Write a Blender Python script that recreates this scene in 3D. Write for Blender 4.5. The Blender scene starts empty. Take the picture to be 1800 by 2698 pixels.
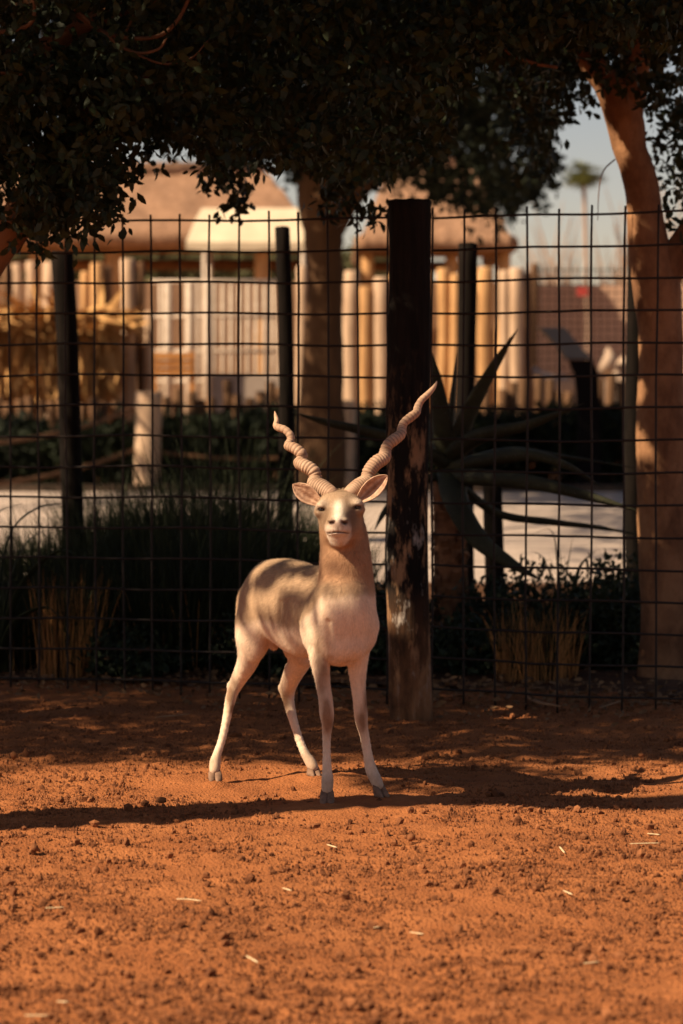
import bpy, bmesh, math, random
import numpy as np
from mathutils import Vector, Matrix, Quaternion
R = math.radians
rng = np.random.default_rng(7)
random.seed(7)
scene = bpy.context.scene
COL = scene.collection

# ------------------------------------------------------------------ camera
F_PX, CX, CY, CAM_H = 7000.0, 900.0, 1349.0, 1.6
PITCH = math.atan(349.0 / 7000.0)
cam_d = bpy.data.cameras.new('camera')
cam = bpy.data.objects.new('camera', cam_d); COL.objects.link(cam)
cam.location = (0, 0, CAM_H)
cam.rotation_euler = (R(90) - PITCH, 0, 0)
cam_d.sensor_fit = 'HORIZONTAL'; cam_d.sensor_width = 24.0
cam_d.lens = 24.0 * F_PX / 1800.0
cam_d.clip_start = 0.1; cam_d.clip_end = 3000
cam_d.dof.use_dof = True; cam_d.dof.focus_distance = 10.2; cam_d.dof.aperture_fstop = 2.7
scene.camera = cam

# ------------------------------------------------------------------ sky, sun, exposure
SUN_EL, SUN_AZ = R(42), R(22)          # SUN_AZ: direction the light travels, seen from above, from +X towards +Y
LIGHT = Vector((math.cos(SUN_EL) * math.cos(SUN_AZ), math.cos(SUN_EL) * math.sin(SUN_AZ), -math.sin(SUN_EL)))
world = bpy.data.worlds.new('World'); scene.world = world; world.use_nodes = True
wn = world.node_tree.nodes; wn.clear()
sky = wn.new('ShaderNodeTexSky'); sky.sky_type = 'NISHITA'; sky.sun_disc = False
sky.sun_elevation = SUN_EL; sky.sun_rotation = math.atan2(-LIGHT.x, -LIGHT.y)
sky.air_density = 1.0; sky.dust_density = 0.45; sky.ozone_density = 1.0
bg = wn.new('ShaderNodeBackground'); bg.inputs['Strength'].default_value = 0.055
wo = wn.new('ShaderNodeOutputWorld')
tint = wn.new('ShaderNodeMix'); tint.data_type = 'RGBA'; tint.blend_type = 'MULTIPLY'; tint.inputs[0].default_value = 1.0
tint.inputs[7].default_value = (1.0, .79, .72, 1)      # the warm white balance of the photograph
world.node_tree.links.new(sky.outputs[0], tint.inputs[6]); world.node_tree.links.new(tint.outputs[2], bg.inputs[0]); world.node_tree.links.new(bg.outputs[0], wo.inputs[0])
sun_d = bpy.data.lights.new('sun', 'SUN'); sun_d.energy = 5.0; sun_d.angle = R(0.53); sun_d.color = (1.0, 0.80, 0.56)
sun = bpy.data.objects.new('sun', sun_d); COL.objects.link(sun)
sun.rotation_euler = LIGHT.to_track_quat('-Z', 'Y').to_euler(); sun.location = (-8, -4, 12)
scene.view_settings.view_transform = 'Standard'; scene.view_settings.look = 'None'
scene.view_settings.exposure = 0.95; scene.view_settings.gamma = 1.0; scene.view_settings.use_curve_mapping = False
scene.render.engine = 'CYCLES'
try:
    scene.cycles.use_denoising = True; scene.cycles.denoiser = 'OPENIMAGEDENOISE'
except Exception: pass
scene.cycles.max_bounces = 8; scene.cycles.diffuse_bounces = 4; scene.cycles.transparent_max_bounces = 8

# ------------------------------------------------------------------ pixel -> place
cp, sp = math.cos(PITCH), math.sin(PITCH)
def ray(px, py):
    u = (px - CX) / F_PX; v = (CY - py) / F_PX
    return np.array([u, cp + v * sp, -sp + v * cp])
def at(px, py, Y):                       # the point on that line of sight at distance Y
    d = ray(px, py); return np.array([0, 0, CAM_H]) + d * (Y / d[1])
def on_ground(px, py, z=0.0):
    d = ray(px, py); return np.array([0, 0, CAM_H]) + d * ((z - CAM_H) / d[2])
def sxz(px, Y): return (px - CX) / F_PX * Y

# ------------------------------------------------------------------ helpers
def tag(o, label=None, cat=None, group=None, kind=None):
    if label: o['label'] = label
    if cat: o['category'] = cat
    if group: o['group'] = group
    if kind: o['kind'] = kind
    return o
def empty(name, loc, label=None, cat=None, group=None):
    o = bpy.data.objects.new(name, None); COL.objects.link(o); o.location = loc
    o.empty_display_size = 0.2
    return tag(o, label, cat, group)
def link(name, me, mat=None, parent=None, loc=None):
    o = bpy.data.objects.new(name, me); COL.objects.link(o)
    if mat is not None and not me.materials: me.materials.append(mat)
    if parent is not None:
        o.parent = parent
        p = np.array(parent.location)
        if parent.parent is not None: p = p + np.array(parent.parent.location)
        o.location = (np.array(loc) if loc is not None else np.zeros(3)) - p
    elif loc is not None: o.location = loc
    return o
def np_mesh(name, verts, faces, smooth=True, colors=None):
    """verts (n,3); faces: list of arrays each (m,k)"""
    me = bpy.data.meshes.new(name)
    verts = np.asarray(verts, dtype=np.float32)
    if not isinstance(faces, list): faces = [faces]
    faces = [np.asarray(f, dtype=np.int32) for f in faces if len(f)]
    nl = sum(f.size for f in faces); nf = sum(len(f) for f in faces)
    me.vertices.add(len(verts)); me.vertices.foreach_set('co', verts.ravel())
    me.loops.add(nl); me.polygons.add(nf)
    me.loops.foreach_set('vertex_index', np.concatenate([f.ravel() for f in faces]))
    tot = np.concatenate([np.full(len(f), f.shape[1], np.int32) for f in faces])
    st = np.concatenate([[0], np.cumsum(tot)[:-1]]).astype(np.int32)
    me.polygons.foreach_set('loop_start', st)
    me.polygons.foreach_set('use_smooth', np.full(nf, smooth, dtype=bool))
    me.update(calc_edges=True); me.validate()
    if colors is not None:
        a = me.color_attributes.new('col', 'FLOAT_COLOR', 'POINT')
        c = np.ones((len(verts), 4), np.float32); c[:, :colors.shape[1]] = colors
        a.data.foreach_set('color', c.ravel())
    return me
class MB:
    """collects pieces of one mesh"""
    def __init__(s): s.v = []; s.f = {}; s.n = 0
    def add(s, v, faces):
        v = np.asarray(v, float)
        for f in faces:
            f = np.asarray(f, int); s.f.setdefault(f.shape[1], []).append(f + s.n)
        s.v.append(v); s.n += len(v); return s
    def mesh(s, name, smooth=True, colors=None):
        return np_mesh(name, np.concatenate(s.v), [np.concatenate(x) for x in s.f.values()], smooth, colors)
    def tube(s, pts, rad, n=8, cap=True, ell=None, jitter=0.0, up=(0, 0, 1)):
        v, f = tube(pts, rad, n, cap, ell, jitter, up); return s.add(v, f)
    def box(s, c, size, rot=None):
        c = np.asarray(c, float); h = np.asarray(size, float) / 2
        v = np.array([[x, y, z] for x in (-1, 1) for y in (-1, 1) for z in (-1, 1)], float) * h
        if rot is not None: v = v @ np.array(rot).T
        return s.add(v + c, [[[0, 1, 3, 2], [4, 6, 7, 5], [0, 4, 5, 1], [2, 3, 7, 6], [0, 2, 6, 4], [1, 5, 7, 3]]])
def tube(pts, rad, n=8, cap=True, ell=None, jitter=0.0, up=(0, 0, 1)):
    pts = np.asarray(pts, float); m = len(pts)
    rad = np.broadcast_to(np.asarray(rad, float), (m,))
    t = np.gradient(pts, axis=0); t /= np.linalg.norm(t, axis=1)[:, None] + 1e-12
    up = np.asarray(up, float)
    if abs(t[0] @ up) > .95: up = np.array([1., 0, 0]) if abs(t[0][0]) < .9 else np.array([0, 1., 0])
    nrm = []; a = up
    for i in range(m):
        a = a - t[i] * (a @ t[i]); a /= np.linalg.norm(a) + 1e-12; nrm.append(a)
    nrm = np.array(nrm); bn = np.cross(t, nrm)
    an = np.linspace(0, 2 * np.pi, n, endpoint=False)
    rr = rad[:, None] * np.ones(n)[None]
    if jitter: rr = rr * (1 + jitter * rng.standard_normal((m, n)))
    e0, e1 = ell if ell is not None else (1, 1)
    v = pts[:, None] + nrm[:, None] * (np.cos(an) * rr)[..., None] * e0 + bn[:, None] * (np.sin(an) * rr)[..., None] * e1
    v = v.reshape(-1, 3)
    i = np.arange(m - 1)[:, None] * n; j = np.arange(n)[None]; k = (j + 1) % n
    q = np.stack([i + j, i + k, i + n + k, i + n + j], -1).reshape(-1, 4)
    f = [q]
    if cap:
        v = np.concatenate([v, pts[:1], pts[-1:]]); c0 = m * n
        f.append(np.concatenate([np.stack([k[0], j[0], np.full(n, c0)], -1), np.stack([(m - 1) * n + j[0], (m - 1) * n + k[0], np.full(n, c0 + 1)], -1)]))
    return v, f
def spline(pts, n):
    """Catmull-Rom through rows (any number of columns)"""
    p = np.asarray(pts, float); p = np.concatenate([2 * p[:1] - p[1:2], p, 2 * p[-1:] - p[-2:-1]])
    m = len(p) - 3; t = np.linspace(0, m - 1e-9, n); i = t.astype(int); u = (t - i)[:, None]
    a, b, c, d = p[i], p[i + 1], p[i + 2], p[i + 3]
    return .5 * (2 * b + (c - a) * u + (2 * a - 5 * b + 4 * c - d) * u ** 2 + (3 * b - a - 3 * c + d) * u ** 3)
def _hash(ix, iy, iz, seed):
    h = (ix * 374761393 + iy * 668265263 + iz * 2147483647 + seed * 974711) & 0xffffffff
    h = ((h ^ (h >> 13)) * 1274126177) & 0xffffffff
    return ((h ^ (h >> 16)) & 0xffff) / 65535.0
def vnoise(p, scale, seed=0):
    """value noise in -1..1 at points p (n,3)"""
    q = np.asarray(p, float) / scale; i = np.floor(q).astype(np.int64); u = q - i; u = u * u * (3 - 2 * u)
    r = 0
    for dx in (0, 1):
        for dy in (0, 1):
            for dz in (0, 1):
                w = (u[:, 0] if dx else 1 - u[:, 0]) * (u[:, 1] if dy else 1 - u[:, 1]) * (u[:, 2] if dz else 1 - u[:, 2])
                r = r + w * _hash(i[:, 0] + dx, i[:, 1] + dy, i[:, 2] + dz, seed)
    return r * 2 - 1

# ------------------------------------------------------------------ materials
def mat(name, base, rough=.9, dark=None, scale=6.0, stretch=(1, 1, 1), bump=0.0, bscale=40.0, spec=.2, mix=(.35, .65), attr=False, trans=0.0, detail=6.0, rot=(0, 0, 0)):
    m = bpy.data.materials.new(name); m.use_nodes = True
    nt = m.node_tree; N = nt.nodes; L = nt.links
    b = N['Principled BSDF']; b.inputs['Roughness'].default_value = rough
    b.inputs['Specular IOR Level'].default_value = spec
    tc = N.new('ShaderNodeTexCoord'); mp = N.new('ShaderNodeMapping'); mp.inputs['Scale'].default_value = stretch
    mp.inputs['Rotation'].default_value = rot
    L.new(tc.outputs['Object'], mp.inputs[0])
    src = None
    if attr:
        at_ = N.new('ShaderNodeVertexColor'); at_.layer_name = 'col'; src = at_.outputs[0]
    if dark is not None:
        nz = N.new('ShaderNodeTexNoise'); nz.inputs['Scale'].default_value = scale; nz.inputs['Detail'].default_value = detail; nz.inputs['Roughness'].default_value = .65
        L.new(mp.outputs[0], nz.inputs['Vector'])
        cr = N.new('ShaderNodeValToRGB'); cr.color_ramp.elements[0].position = mix[0]; cr.color_ramp.elements[1].position = mix[1]
        cr.color_ramp.elements[0].color = (*dark, 1); cr.color_ramp.elements[1].color = (*base, 1)
        L.new(nz.outputs['Fac'], cr.inputs[0])
        if attr:
            mx = N.new('ShaderNodeMix'); mx.data_type = 'RGBA'; mx.blend_type = 'MULTIPLY'; mx.inputs[0].default_value = 1
            L.new(src, mx.inputs[6]); L.new(cr.outputs[0], mx.inputs[7]); src = mx.outputs[2]
        else: src = cr.outputs[0]
    if src is not None: L.new(src, b.inputs['Base Color'])
    else: b.inputs['Base Color'].default_value = (*base, 1)
    if bump:
        n2 = N.new('ShaderNodeTexNoise'); n2.inputs['Scale'].default_value = bscale; n2.inputs['Detail'].default_value = 6
        L.new(mp.outputs[0], n2.inputs['Vector'])
        bp = N.new('ShaderNodeBump'); bp.inputs['Strength'].default_value = 1.0; bp.inputs['Distance'].default_value = bump
        L.new(n2.outputs['Fac'], bp.inputs['Height']); L.new(bp.outputs[0], b.inputs['Normal'])
    if trans:
        tr = N.new('ShaderNodeBsdfTranslucent'); ms = N.new('ShaderNodeMixShader'); ms.inputs[0].default_value = trans
        if src is not None: L.new(src, tr.inputs[0])
        else: tr.inputs[0].default_value = (*base, 1)
        L.new(b.outputs[0], ms.inputs[1]); L.new(tr.outputs[0], ms.inputs[2])
        L.new(ms.outputs[0], N['Material Output'].inputs[0])
    return m

# ------------------------------------------------------------------ ground, bed, path
SAND = mat('red_sand', (.375, .137, .047), .95, dark=(.24, .080, .027), scale=3.2, bump=.012, bscale=95, spec=.1, mix=(.3, .7), detail=10)
CLOD = mat('soil_clods', (.27, .105, .042), .95, dark=(.09, .032, .014), scale=9, bump=.002, bscale=200, spec=.1)
SOIL = mat('bed_soil', (.11, .050, .024), .95, dark=(.045, .022, .012), scale=14, bump=.01, bscale=60, spec=.1)
PAVE = mat('concrete_paving', (.42, .33, .27), .9, dark=(.33, .26, .21), scale=1.5, bump=.002, bscale=60, spec=.15)
PLAZA = mat('plaza_dirt', (.42, .27, .17), .95, dark=(.33, .20, .12), scale=.6, spec=.1)
FY0, FANG = 13.25, R(16)                       # the wire fence crosses the view here
def fence_y(x): return FY0 - math.tan(FANG) * x
def grow(a, b, step, far, ratio=1.32):
    l = list(np.arange(a, b + 1e-6, step)); d = step; x = b; up = []
    while x < far: d *= ratio; x += d; up.append(x)
    return np.array(l + up)
xs = grow(0, 2.3, .018, 420); xs = np.concatenate([-xs[:0:-1], xs])
ys = grow(6.0, 14.2, .018, 700); d_, y_ = .018, 6.0; dn = []
while y_ > -120: d_ *= 1.4; y_ -= d_; dn.append(y_)
ys = np.concatenate([np.array(dn[::-1]), ys])
GX, GY = np.meshgrid(xs, ys, indexing='ij'); gp = np.stack([GX.ravel(), GY.ravel(), np.zeros(GX.size)], 1)
near = (np.abs(gp[:, 0]) < 3.4) & (gp[:, 1] > 4.5) & (gp[:, 1] < 15.5)
q = gp[near]; z = .016 * vnoise(q, .55, 1) + .007 * vnoise(q, .16, 2) + .0045 * vnoise(q, .06, 3)
c_ = vnoise(q, .032, 5); z += .006 * np.clip(c_ - .15, 0, 1) + .003 * vnoise(q, .02, 6)
z -= .016                                        # keep the tops below the footing level
fp = np.array([on_ground(*t)[:2] for t in ((566, 2060), (833, 2046), (862, 2121), (1015, 2103))])
for p in fp:
    w = np.exp(-(np.linalg.norm(q[:, :2] - p, axis=1) / .20) ** 2); z = z + .016 * w; w = np.exp(-(np.linalg.norm(q[:, :2] - p, axis=1) / .05) ** 4); z = z * (1 - w) + .003 * w
gp[near, 2] = z
def ground_z(x, y):
    q = np.stack([np.asarray(x), np.asarray(y), np.zeros_like(np.asarray(x, float))], 1)
    c = vnoise(q, .032, 5); return .016 * vnoise(q, .55, 1) + .007 * vnoise(q, .16, 2) + .0045 * vnoise(q, .06, 3) + .006 * np.clip(c - .15, 0, 1) - .016
nx, ny = len(xs), len(ys); i, j = np.meshgrid(np.arange(nx - 1), np.arange(ny - 1), indexing='ij'); b_ = (i * ny + j).ravel()
tag(link('ground', np_mesh('ground', gp, np.stack([b_, b_ + ny, b_ + ny + 1, b_ + 1], -1)), SAND), kind='structure')
# loose clods of the raked sand
def rocks(n, pos, size, flat=.7):
    ico = bmesh.new(); bmesh.ops.create_icosphere(ico, subdivisions=1, radius=1.0)
    bv = np.array([v.co[:] for v in ico.verts]); bf = np.array([[v.index for v in f.verts] for f in ico.faces]); ico.free()
    d = rng.uniform(.62, 1.25, (n, len(bv), 1)); v = bv[None] * d
    sc = size[:, None, None] * np.stack([rng.uniform(.7, 1.3, n), rng.uniform(.7, 1.3, n), rng.uniform(.5, .9, n) * flat / .7], -1)[:, None]
    a = rng.uniform(0, 6.28, n); ca, sa = np.cos(a)[:, None], np.sin(a)[:, None]
    v = v * sc; v = np.stack([v[..., 0] * ca - v[..., 1] * sa, v[..., 0] * sa + v[..., 1] * ca, v[..., 2]], -1) + pos[:, None]
    f = bf[None] + (np.arange(n) * len(bv))[:, None, None]
    return v.reshape(-1, 3), f.reshape(-1, 3)
def clod_spots(n, thr):
    cy = 6.1 * (13.3 / 6.1) ** rng.random(n); w = np.where(rng.random(n) < .8, .16 * cy + .12, .16 * cy + 1.7); cx = rng.uniform(-1, 1, n) * w
    p = np.stack([cx, cy, cx * 0], 1); keep = vnoise(p, .45, 8) * .45 + vnoise(p, .11, 9) * .5 + rng.uniform(-.7, .7, n) > thr
    return cx[keep], cy[keep]
cx, cy = clod_spots(20000, .15); sz = np.exp(rng.normal(math.log(.0058), .45, len(cx))).clip(.003, .018)
v, f = rocks(len(cx), np.stack([cx, cy, ground_z(cx, cy) + sz * .55], 1), sz, 1.05)
cx, cy = clod_spots(175000, -.02); n = len(cx); sz = np.exp(rng.normal(math.log(.0033), .40, n)).clip(.0014, .008)
bv = np.array([[1, 0, 0], [0, 1, 0], [-1, 0, 0], [0, -1, 0], [0, 0, 1.15], [.2, .1, -.6]], float); bf = np.array([[0, 1, 4], [1, 2, 4], [2, 3, 4], [3, 0, 4]])     # the undersides lie in the sand
a_ = rng.uniform(0, 6.28, n); w = bv[None] * rng.uniform(.6, 1.35, (n, 6, 1)) * sz[:, None, None]; ca, sa = np.cos(a_)[:, None], np.sin(a_)[:, None]
w = np.stack([w[..., 0] * ca - w[..., 1] * sa, w[..., 0] * sa + w[..., 1] * ca, w[..., 2]], -1) + np.stack([cx, cy, ground_z(cx, cy) + sz * .45], 1)[:, None]; w[:, :4, 2] -= sz[:, None] * .6
f = np.concatenate([f, (bf[None] + (np.arange(n) * 6)[:, None, None]).reshape(-1, 3) + len(v)]); v = np.concatenate([v, w.reshape(-1, 3)])
tag(link('loose_clods', np_mesh('loose_clods', v, f, False), CLOD), 'small crumbs of loose red soil over the raked sand', 'soil', kind='stuff')
# planting bed behind the wire fence, with rough mulch
bx = np.linspace(-9, 9, 150); by = np.linspace(0, 1, 90)
BX, BY = np.meshgrid(bx, by, indexing='ij'); edge = .55 + .22 * vnoise(np.stack([BX.ravel(), 0 * BX.ravel(), 0 * BX.ravel()], 1), .45, 14).reshape(BX.shape); YY = (FY0 - math.tan(FANG) * BX + edge) * (1 - BY) + 20.5 * BY
bp = np.stack([BX.ravel(), YY.ravel(), 0 * BX.ravel()], 1); bp[:, 2] = .012 + .03 * np.clip(vnoise(bp, .5, 11), -.3, 1) + .015 * vnoise(bp, .12, 12)
bp[:, 2] = np.maximum(bp[:, 2], .004) - .02 * np.exp(-BY.ravel() * 25)
i, j = np.meshgrid(np.arange(149), np.arange(89), indexing='ij'); b_ = (i * 90 + j).ravel()
tag(link('planting_bed', np_mesh('planting_bed', bp, np.stack([b_, b_ + 90, b_ + 91, b_ + 1], -1)), SOIL), kind='structure')
def sheet(name, x0, x1, y0, y1, z, m):
    return tag(link(name, np_mesh(name, [[x0, y0, z], [x1, y0, z], [x1, y1, z], [x0, y1, z]], [[[0, 1, 2, 3]]]), m), kind='structure')
def slab(name, x0, x1, y0, y1, z0, z1, m):
    return tag(link(name, MB().box(((x0 + x1) / 2, (y0 + y1) / 2, (z0 + z1) / 2), (x1 - x0, y1 - y0, z1 - z0)).mesh(name, False), m), kind='structure')
slab('path', -60, 60, 20.6, 37.2, -.1, .03, PAVE)
sheet('plaza', -90, 90, 43.6, 130, .008, PLAZA)

# ------------------------------------------------------------------ wire fence and its post
WIRE = mat('black_wire', (.018, .014, .012), .7, dark=(.030, .019, .013), scale=9, spec=.2, mix=(.3, .75))
CHAR = mat('charred_wood', (.013, .009, .007), .95, dark=(.006, .005, .004), scale=7, stretch=(6, 6, .6), bump=.006, bscale=7, spec=.06)
def char_post_material():
    m = mat('weathered_charred_wood', (.014, .010, .008), .9, dark=(.006, .005, .004), scale=9, stretch=(5, 5, .45), bump=.010, bscale=14, spec=.1)
    nt = m.node_tree; N = nt.nodes; L = nt.links; b = N['Principled BSDF']; src = b.inputs['Base Color'].links[0].from_socket
    tc = [n for n in N if n.type == 'TEX_COORD'][0]
    def patch(col, sc, st, lo, hi, z0, z1, src):
        mp = N.new('ShaderNodeMapping'); mp.inputs['Scale'].default_value = st; L.new(tc.outputs['Object'], mp.inputs[0])
        nz = N.new('ShaderNodeTexNoise'); nz.inputs['Scale'].default_value = sc; nz.inputs['Detail'].default_value = 8; nz.inputs['Roughness'].default_value = .7; L.new(mp.outputs[0], nz.inputs['Vector'])
        mr = N.new('ShaderNodeMapRange'); mr.inputs[1].default_value = lo; mr.inputs[2].default_value = hi; L.new(nz.outputs['Fac'], mr.inputs[0])
        sx = N.new('ShaderNodeSeparateXYZ'); L.new(tc.outputs['Object'], sx.inputs[0])
        zr = N.new('ShaderNodeMapRange'); zr.inputs[1].default_value = z0; zr.inputs[2].default_value = z1; L.new(sx.outputs[2], zr.inputs[0])
        mu = N.new('ShaderNodeMath'); mu.operation = 'MULTIPLY'; L.new(mr.outputs[0], mu.inputs[0]); L.new(zr.outputs[0], mu.inputs[1])
        mx = N.new('ShaderNodeMix'); mx.data_type = 'RGBA'; L.new(mu.outputs[0], mx.inputs[0]); L.new(src, mx.inputs[6]); mx.inputs[7].default_value = (*col, 1); return mx.outputs[2]
    src = patch((.26, .145, .075), 3.0, (3.2, 3.2, .9), .52, .60, 1.75, 1.15, src)      # bare worn wood, where animals rub it
    src = patch((.34, .30, .26), 4.0, (2.5, 2.5, 1.0), .56, .66, 1.25, .75, src)       # grey weathering
    src = patch((.26, .115, .05), 2.0, (4, 4, 1.5), .30, .66, .62, .12, src)            # red dust splashed at the foot
    L.new(src, b.inputs['Base Color']); return m
POSTM = char_post_material()
def log_mesh(r0, r1, h, seed, n=22, m=26, top_bevel=.012, wob=.06, lean=(0, 0)):
    zz = np.concatenate([np.linspace(-.12, h - top_bevel, m), [h]]); an = np.linspace(0, 2 * np.pi, n, endpoint=False)
    rows = []
    for k, z in enumerate(zz):
        t = max(z, 0) / h; r = r0 + (r1 - r0) * t
        p = np.stack([np.cos(an) * .12 + seed, np.sin(an) * .12, np.full(n, z * .25)], 1)
        rr = r * (1 + wob * vnoise(p, .09, seed) + wob * .35 * vnoise(p * [1, 1, .3], .03, seed + 1))
        if k == m: rr = rr - top_bevel * .8
        cx = lean[0] * t + .012 * math.sin(z * 2.1 + seed); cyy = lean[1] * t
        rows.append(np.stack([cx + np.cos(an) * rr, cyy + np.sin(an) * rr, np.full(n, z) + (.004 * vnoise(p, .05, seed + 2) if k >= m - 1 else 0)], 1))
    v = np.concatenate(rows + [[[lean[0], lean[1], h + .002]]]); mm = len(rows)
    i, j = np.meshgrid(np.arange(mm - 1), np.arange(n), indexing='ij'); k = (j + 1) % n
    q = np.stack([i * n + j, i * n + k, (i + 1) * n + k, (i + 1) * n + j], -1).reshape(-1, 4); jj = np.arange(n)
    t = np.stack([(mm - 1) * n + jj, (mm - 1) * n + (jj + 1) % n, np.full(n, mm * n)], -1)
    return np_mesh('log', v, [q, t])
PB = on_ground(1083, 1882)
ph = at(1076, 527, PB[1])[2]
o = link('fence_post', log_mesh(.104, .100, ph, 3, 40, 60, .010, .05, (-.022, 0)), POSTM, None, PB)
tag(o, 'thick charred log post between the wire mesh panels, behind the addax', 'post')
def fence_panel(name, x0, x1, rows, px0, label, seed):
    rs = np.random.default_rng(seed)
    root = empty(name, (x0, fence_y(x0), 0), label, 'fence')
    du = np.array([math.cos(FANG), -math.sin(FANG)]); L = (x1 - x0) / du[0]
    def pt(u, z, off=0.0): return np.array([x0 + du[0] * u + math.sin(FANG) * off, fence_y(x0) + du[1] * u - math.cos(FANG) * -off, z])
    n = int(round(L / .1585)); zt = rows[-1]
    ph_ = rs.uniform(0, 6.28, 4)
    for z in rows:                                          # horizontals
        k = 26; u = np.linspace(0, L, k); w = .006 * np.sin(u * 2.3 + ph_[0] + z) + .004 * np.sin(u * 6.1 + z * 5) + rs.normal(0, .0010, k)
        bow = .012 * np.sin(u * 1.3 + ph_[1])
        mb = MB().tube([pt(a, z + b, c) for a, b, c in zip(u, w, bow)], .0058, 6)
        link('wire', mb.mesh('wire'), WIRE, root, (0, 0, 0)).location = -np.array(root.location)
    for i in range(n + 1):
        u = L * i / n; k = 18; zz = np.linspace(rs.uniform(-.05, -.005), zt + rs.uniform(.028, .045), k)
        w = .004 * np.sin(zz * 3 + i) + rs.normal(0, .0008, k); bow = .012 * math.sin(u * 1.3 + ph_[1])
        mb = MB().tube([pt(u + a, z, bow + .0085) for a, z in zip(w, zz)], .0056, 6)
        link('wire', mb.mesh('wire'), WIRE, root, (0, 0, 0)).location = -np.array(root.location)
    return root
rows = [.058 + .1562 * i for i in range(16)]
xl1 = sxz(1024, 13.0); fence_panel('wire_mesh_fence', xl1 - 4.6 * .98, xl1, rows, 0, 'long black wire mesh panel behind the addax, ending at the charred post', 21)
xr0 = sxz(1124, 13.0) ; fence_panel('wire_mesh_fence', xr0 + .025, xr0 + 3.1, rows, 0, 'black wire mesh panel crossing in front of the smooth forked tree trunk', 22)

# ------------------------------------------------------------------ foliage
def leaf_cloud(c, axis, length, width=.48, fold=.25):
    """one leaf per row: base point c, unit axis, length"""
    n = len(c); ax = axis / (np.linalg.norm(axis, axis=1)[:, None] + 1e-9)
    r = rng.standard_normal((n, 3)); sd = np.cross(ax, r); sd /= np.linalg.norm(sd, axis=1)[:, None] + 1e-9; nm = np.cross(sd, ax)
    L = length[:, None]; W = L * width * .5
    curl = rng.uniform(-.12, .25, (n, 1))
    v = np.stack([c, c + ax * L * .36 + sd * W + nm * L * .06, c + ax * L * .36 - sd * W + nm * L * .06, c + ax * L * .72 + sd * W * .72 + nm * L * (.05 - curl * .4), c + ax * L * .72 - sd * W * .72 + nm * L * (.05 - curl * .4), c + ax * L - nm * L * curl], 1).reshape(-1, 3)
    o = (np.arange(n) * 6)[:, None]
    return v, [np.concatenate([o + [0, 1, 2], o + [3, 5, 4]]), o + [1, 3, 4, 2]]
def twigs(centres, per, spread, length, droop=.35, out=None, keep=None):
    """leaves on short twigs at the given points"""
    n = len(centres); d = rng.standard_normal((n, 3)); d[:, 2] -= droop
    if out is not None: d += out
    d /= np.linalg.norm(d, axis=1)[:, None]
    t = np.tile(np.linspace(-1, 1, per), (n, 1)) + rng.normal(0, .12, (n, per))
    p = centres[:, None] + d[:, None] * (t * spread)[..., None] + rng.normal(0, spread * .16, (n, per, 3))
    ax = d[:, None] * .55 + rng.standard_normal((n, per, 3)) * .75 + np.array([0, 0, -droop])
    ln = rng.uniform(.7, 1.25, n * per) * length; p = p.reshape(-1, 3); ax = ax.reshape(-1, 3)
    if keep is not None: k = keep(p + ax / (np.linalg.norm(ax, axis=1)[:, None] + 1e-9) * ln[:, None] * .5); p, ax, ln = p[k], ax[k], ln[k]
    return leaf_cloud(p, ax, ln)
LEAF = mat('ficus_leaf', (.028, .038, .013), .5, dark=(.013, .018, .008), scale=3.5, spec=.2, trans=.18)
LEAF2 = mat('dark_leaf', (.016, .020, .009), .65, dark=(.008, .010, .005), scale=1.2, spec=.12, trans=.1)
BARK = mat('smooth_bark', (.28, .142, .070), .85, dark=(.13, .060, .030), scale=5, stretch=(1, 1, .6), bump=.012, bscale=24, spec=.12, mix=(.36, .58))
BARK3 = mat('shade_toned_bark', (.095, .050, .025), .9, dark=(.052, .027, .014), scale=3, stretch=(1, 1, .3), bump=.01, bscale=10, spec=.1)  # darker bark copy: the planter tree's shade is put into its colour
BARK2 = mat('grey_brown_bark', (.21, .105, .052), .9, dark=(.12, .058, .030), scale=5, stretch=(1, 1, .3), bump=.01, bscale=12, spec=.1)
TWIG = mat('twig_bark', (.16, .075, .038), .85, dark=(.09, .045, .025), scale=12, spec=.15)
def limb_mesh(name, rows, n=14, m=28, bend=.0):
    s = spline(np.asarray(rows, float), m); s[:, :3] += bend * np.stack([vnoise(s[:, :3], .3, k) for k in (1, 2, 3)], 1)
    s[:, 3] *= 1 + .06 * vnoise(s[:, :3], .18, 7)
    v, f = tube(s[:, :3], s[:, 3], n, True, None, .012); return np_mesh(name, v, f)
def pxr(rows): return [(*at(a, b, c), r) for a, b, c, r in rows]
def add_tree(name, base, label, parts, group=None):
    root = empty(name, base, label, 'tree', group)
    for nm, me, m in parts:
        o = link(nm, me, m, root, (0, 0, 0)); o.location = -np.array(base, float)
    return root
HL = np.array([LIGHT.x, LIGHT.y]) / -LIGHT.z     # shadow offset per metre of height
def shadow_hit(p): return p[:, :2] + HL * p[:, 2:3]
def cut_gaps(p, gaps):
    """open gaps in the crown where the sun comes through"""
    k = np.ones(len(p), bool); s = shadow_hit(p)
    for (x, y, z), rx, ry in gaps:
        g = np.array([x, y]) + HL * z; k &= (((s - g) / [rx, ry]) ** 2).sum(1) > 1
    return k
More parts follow.
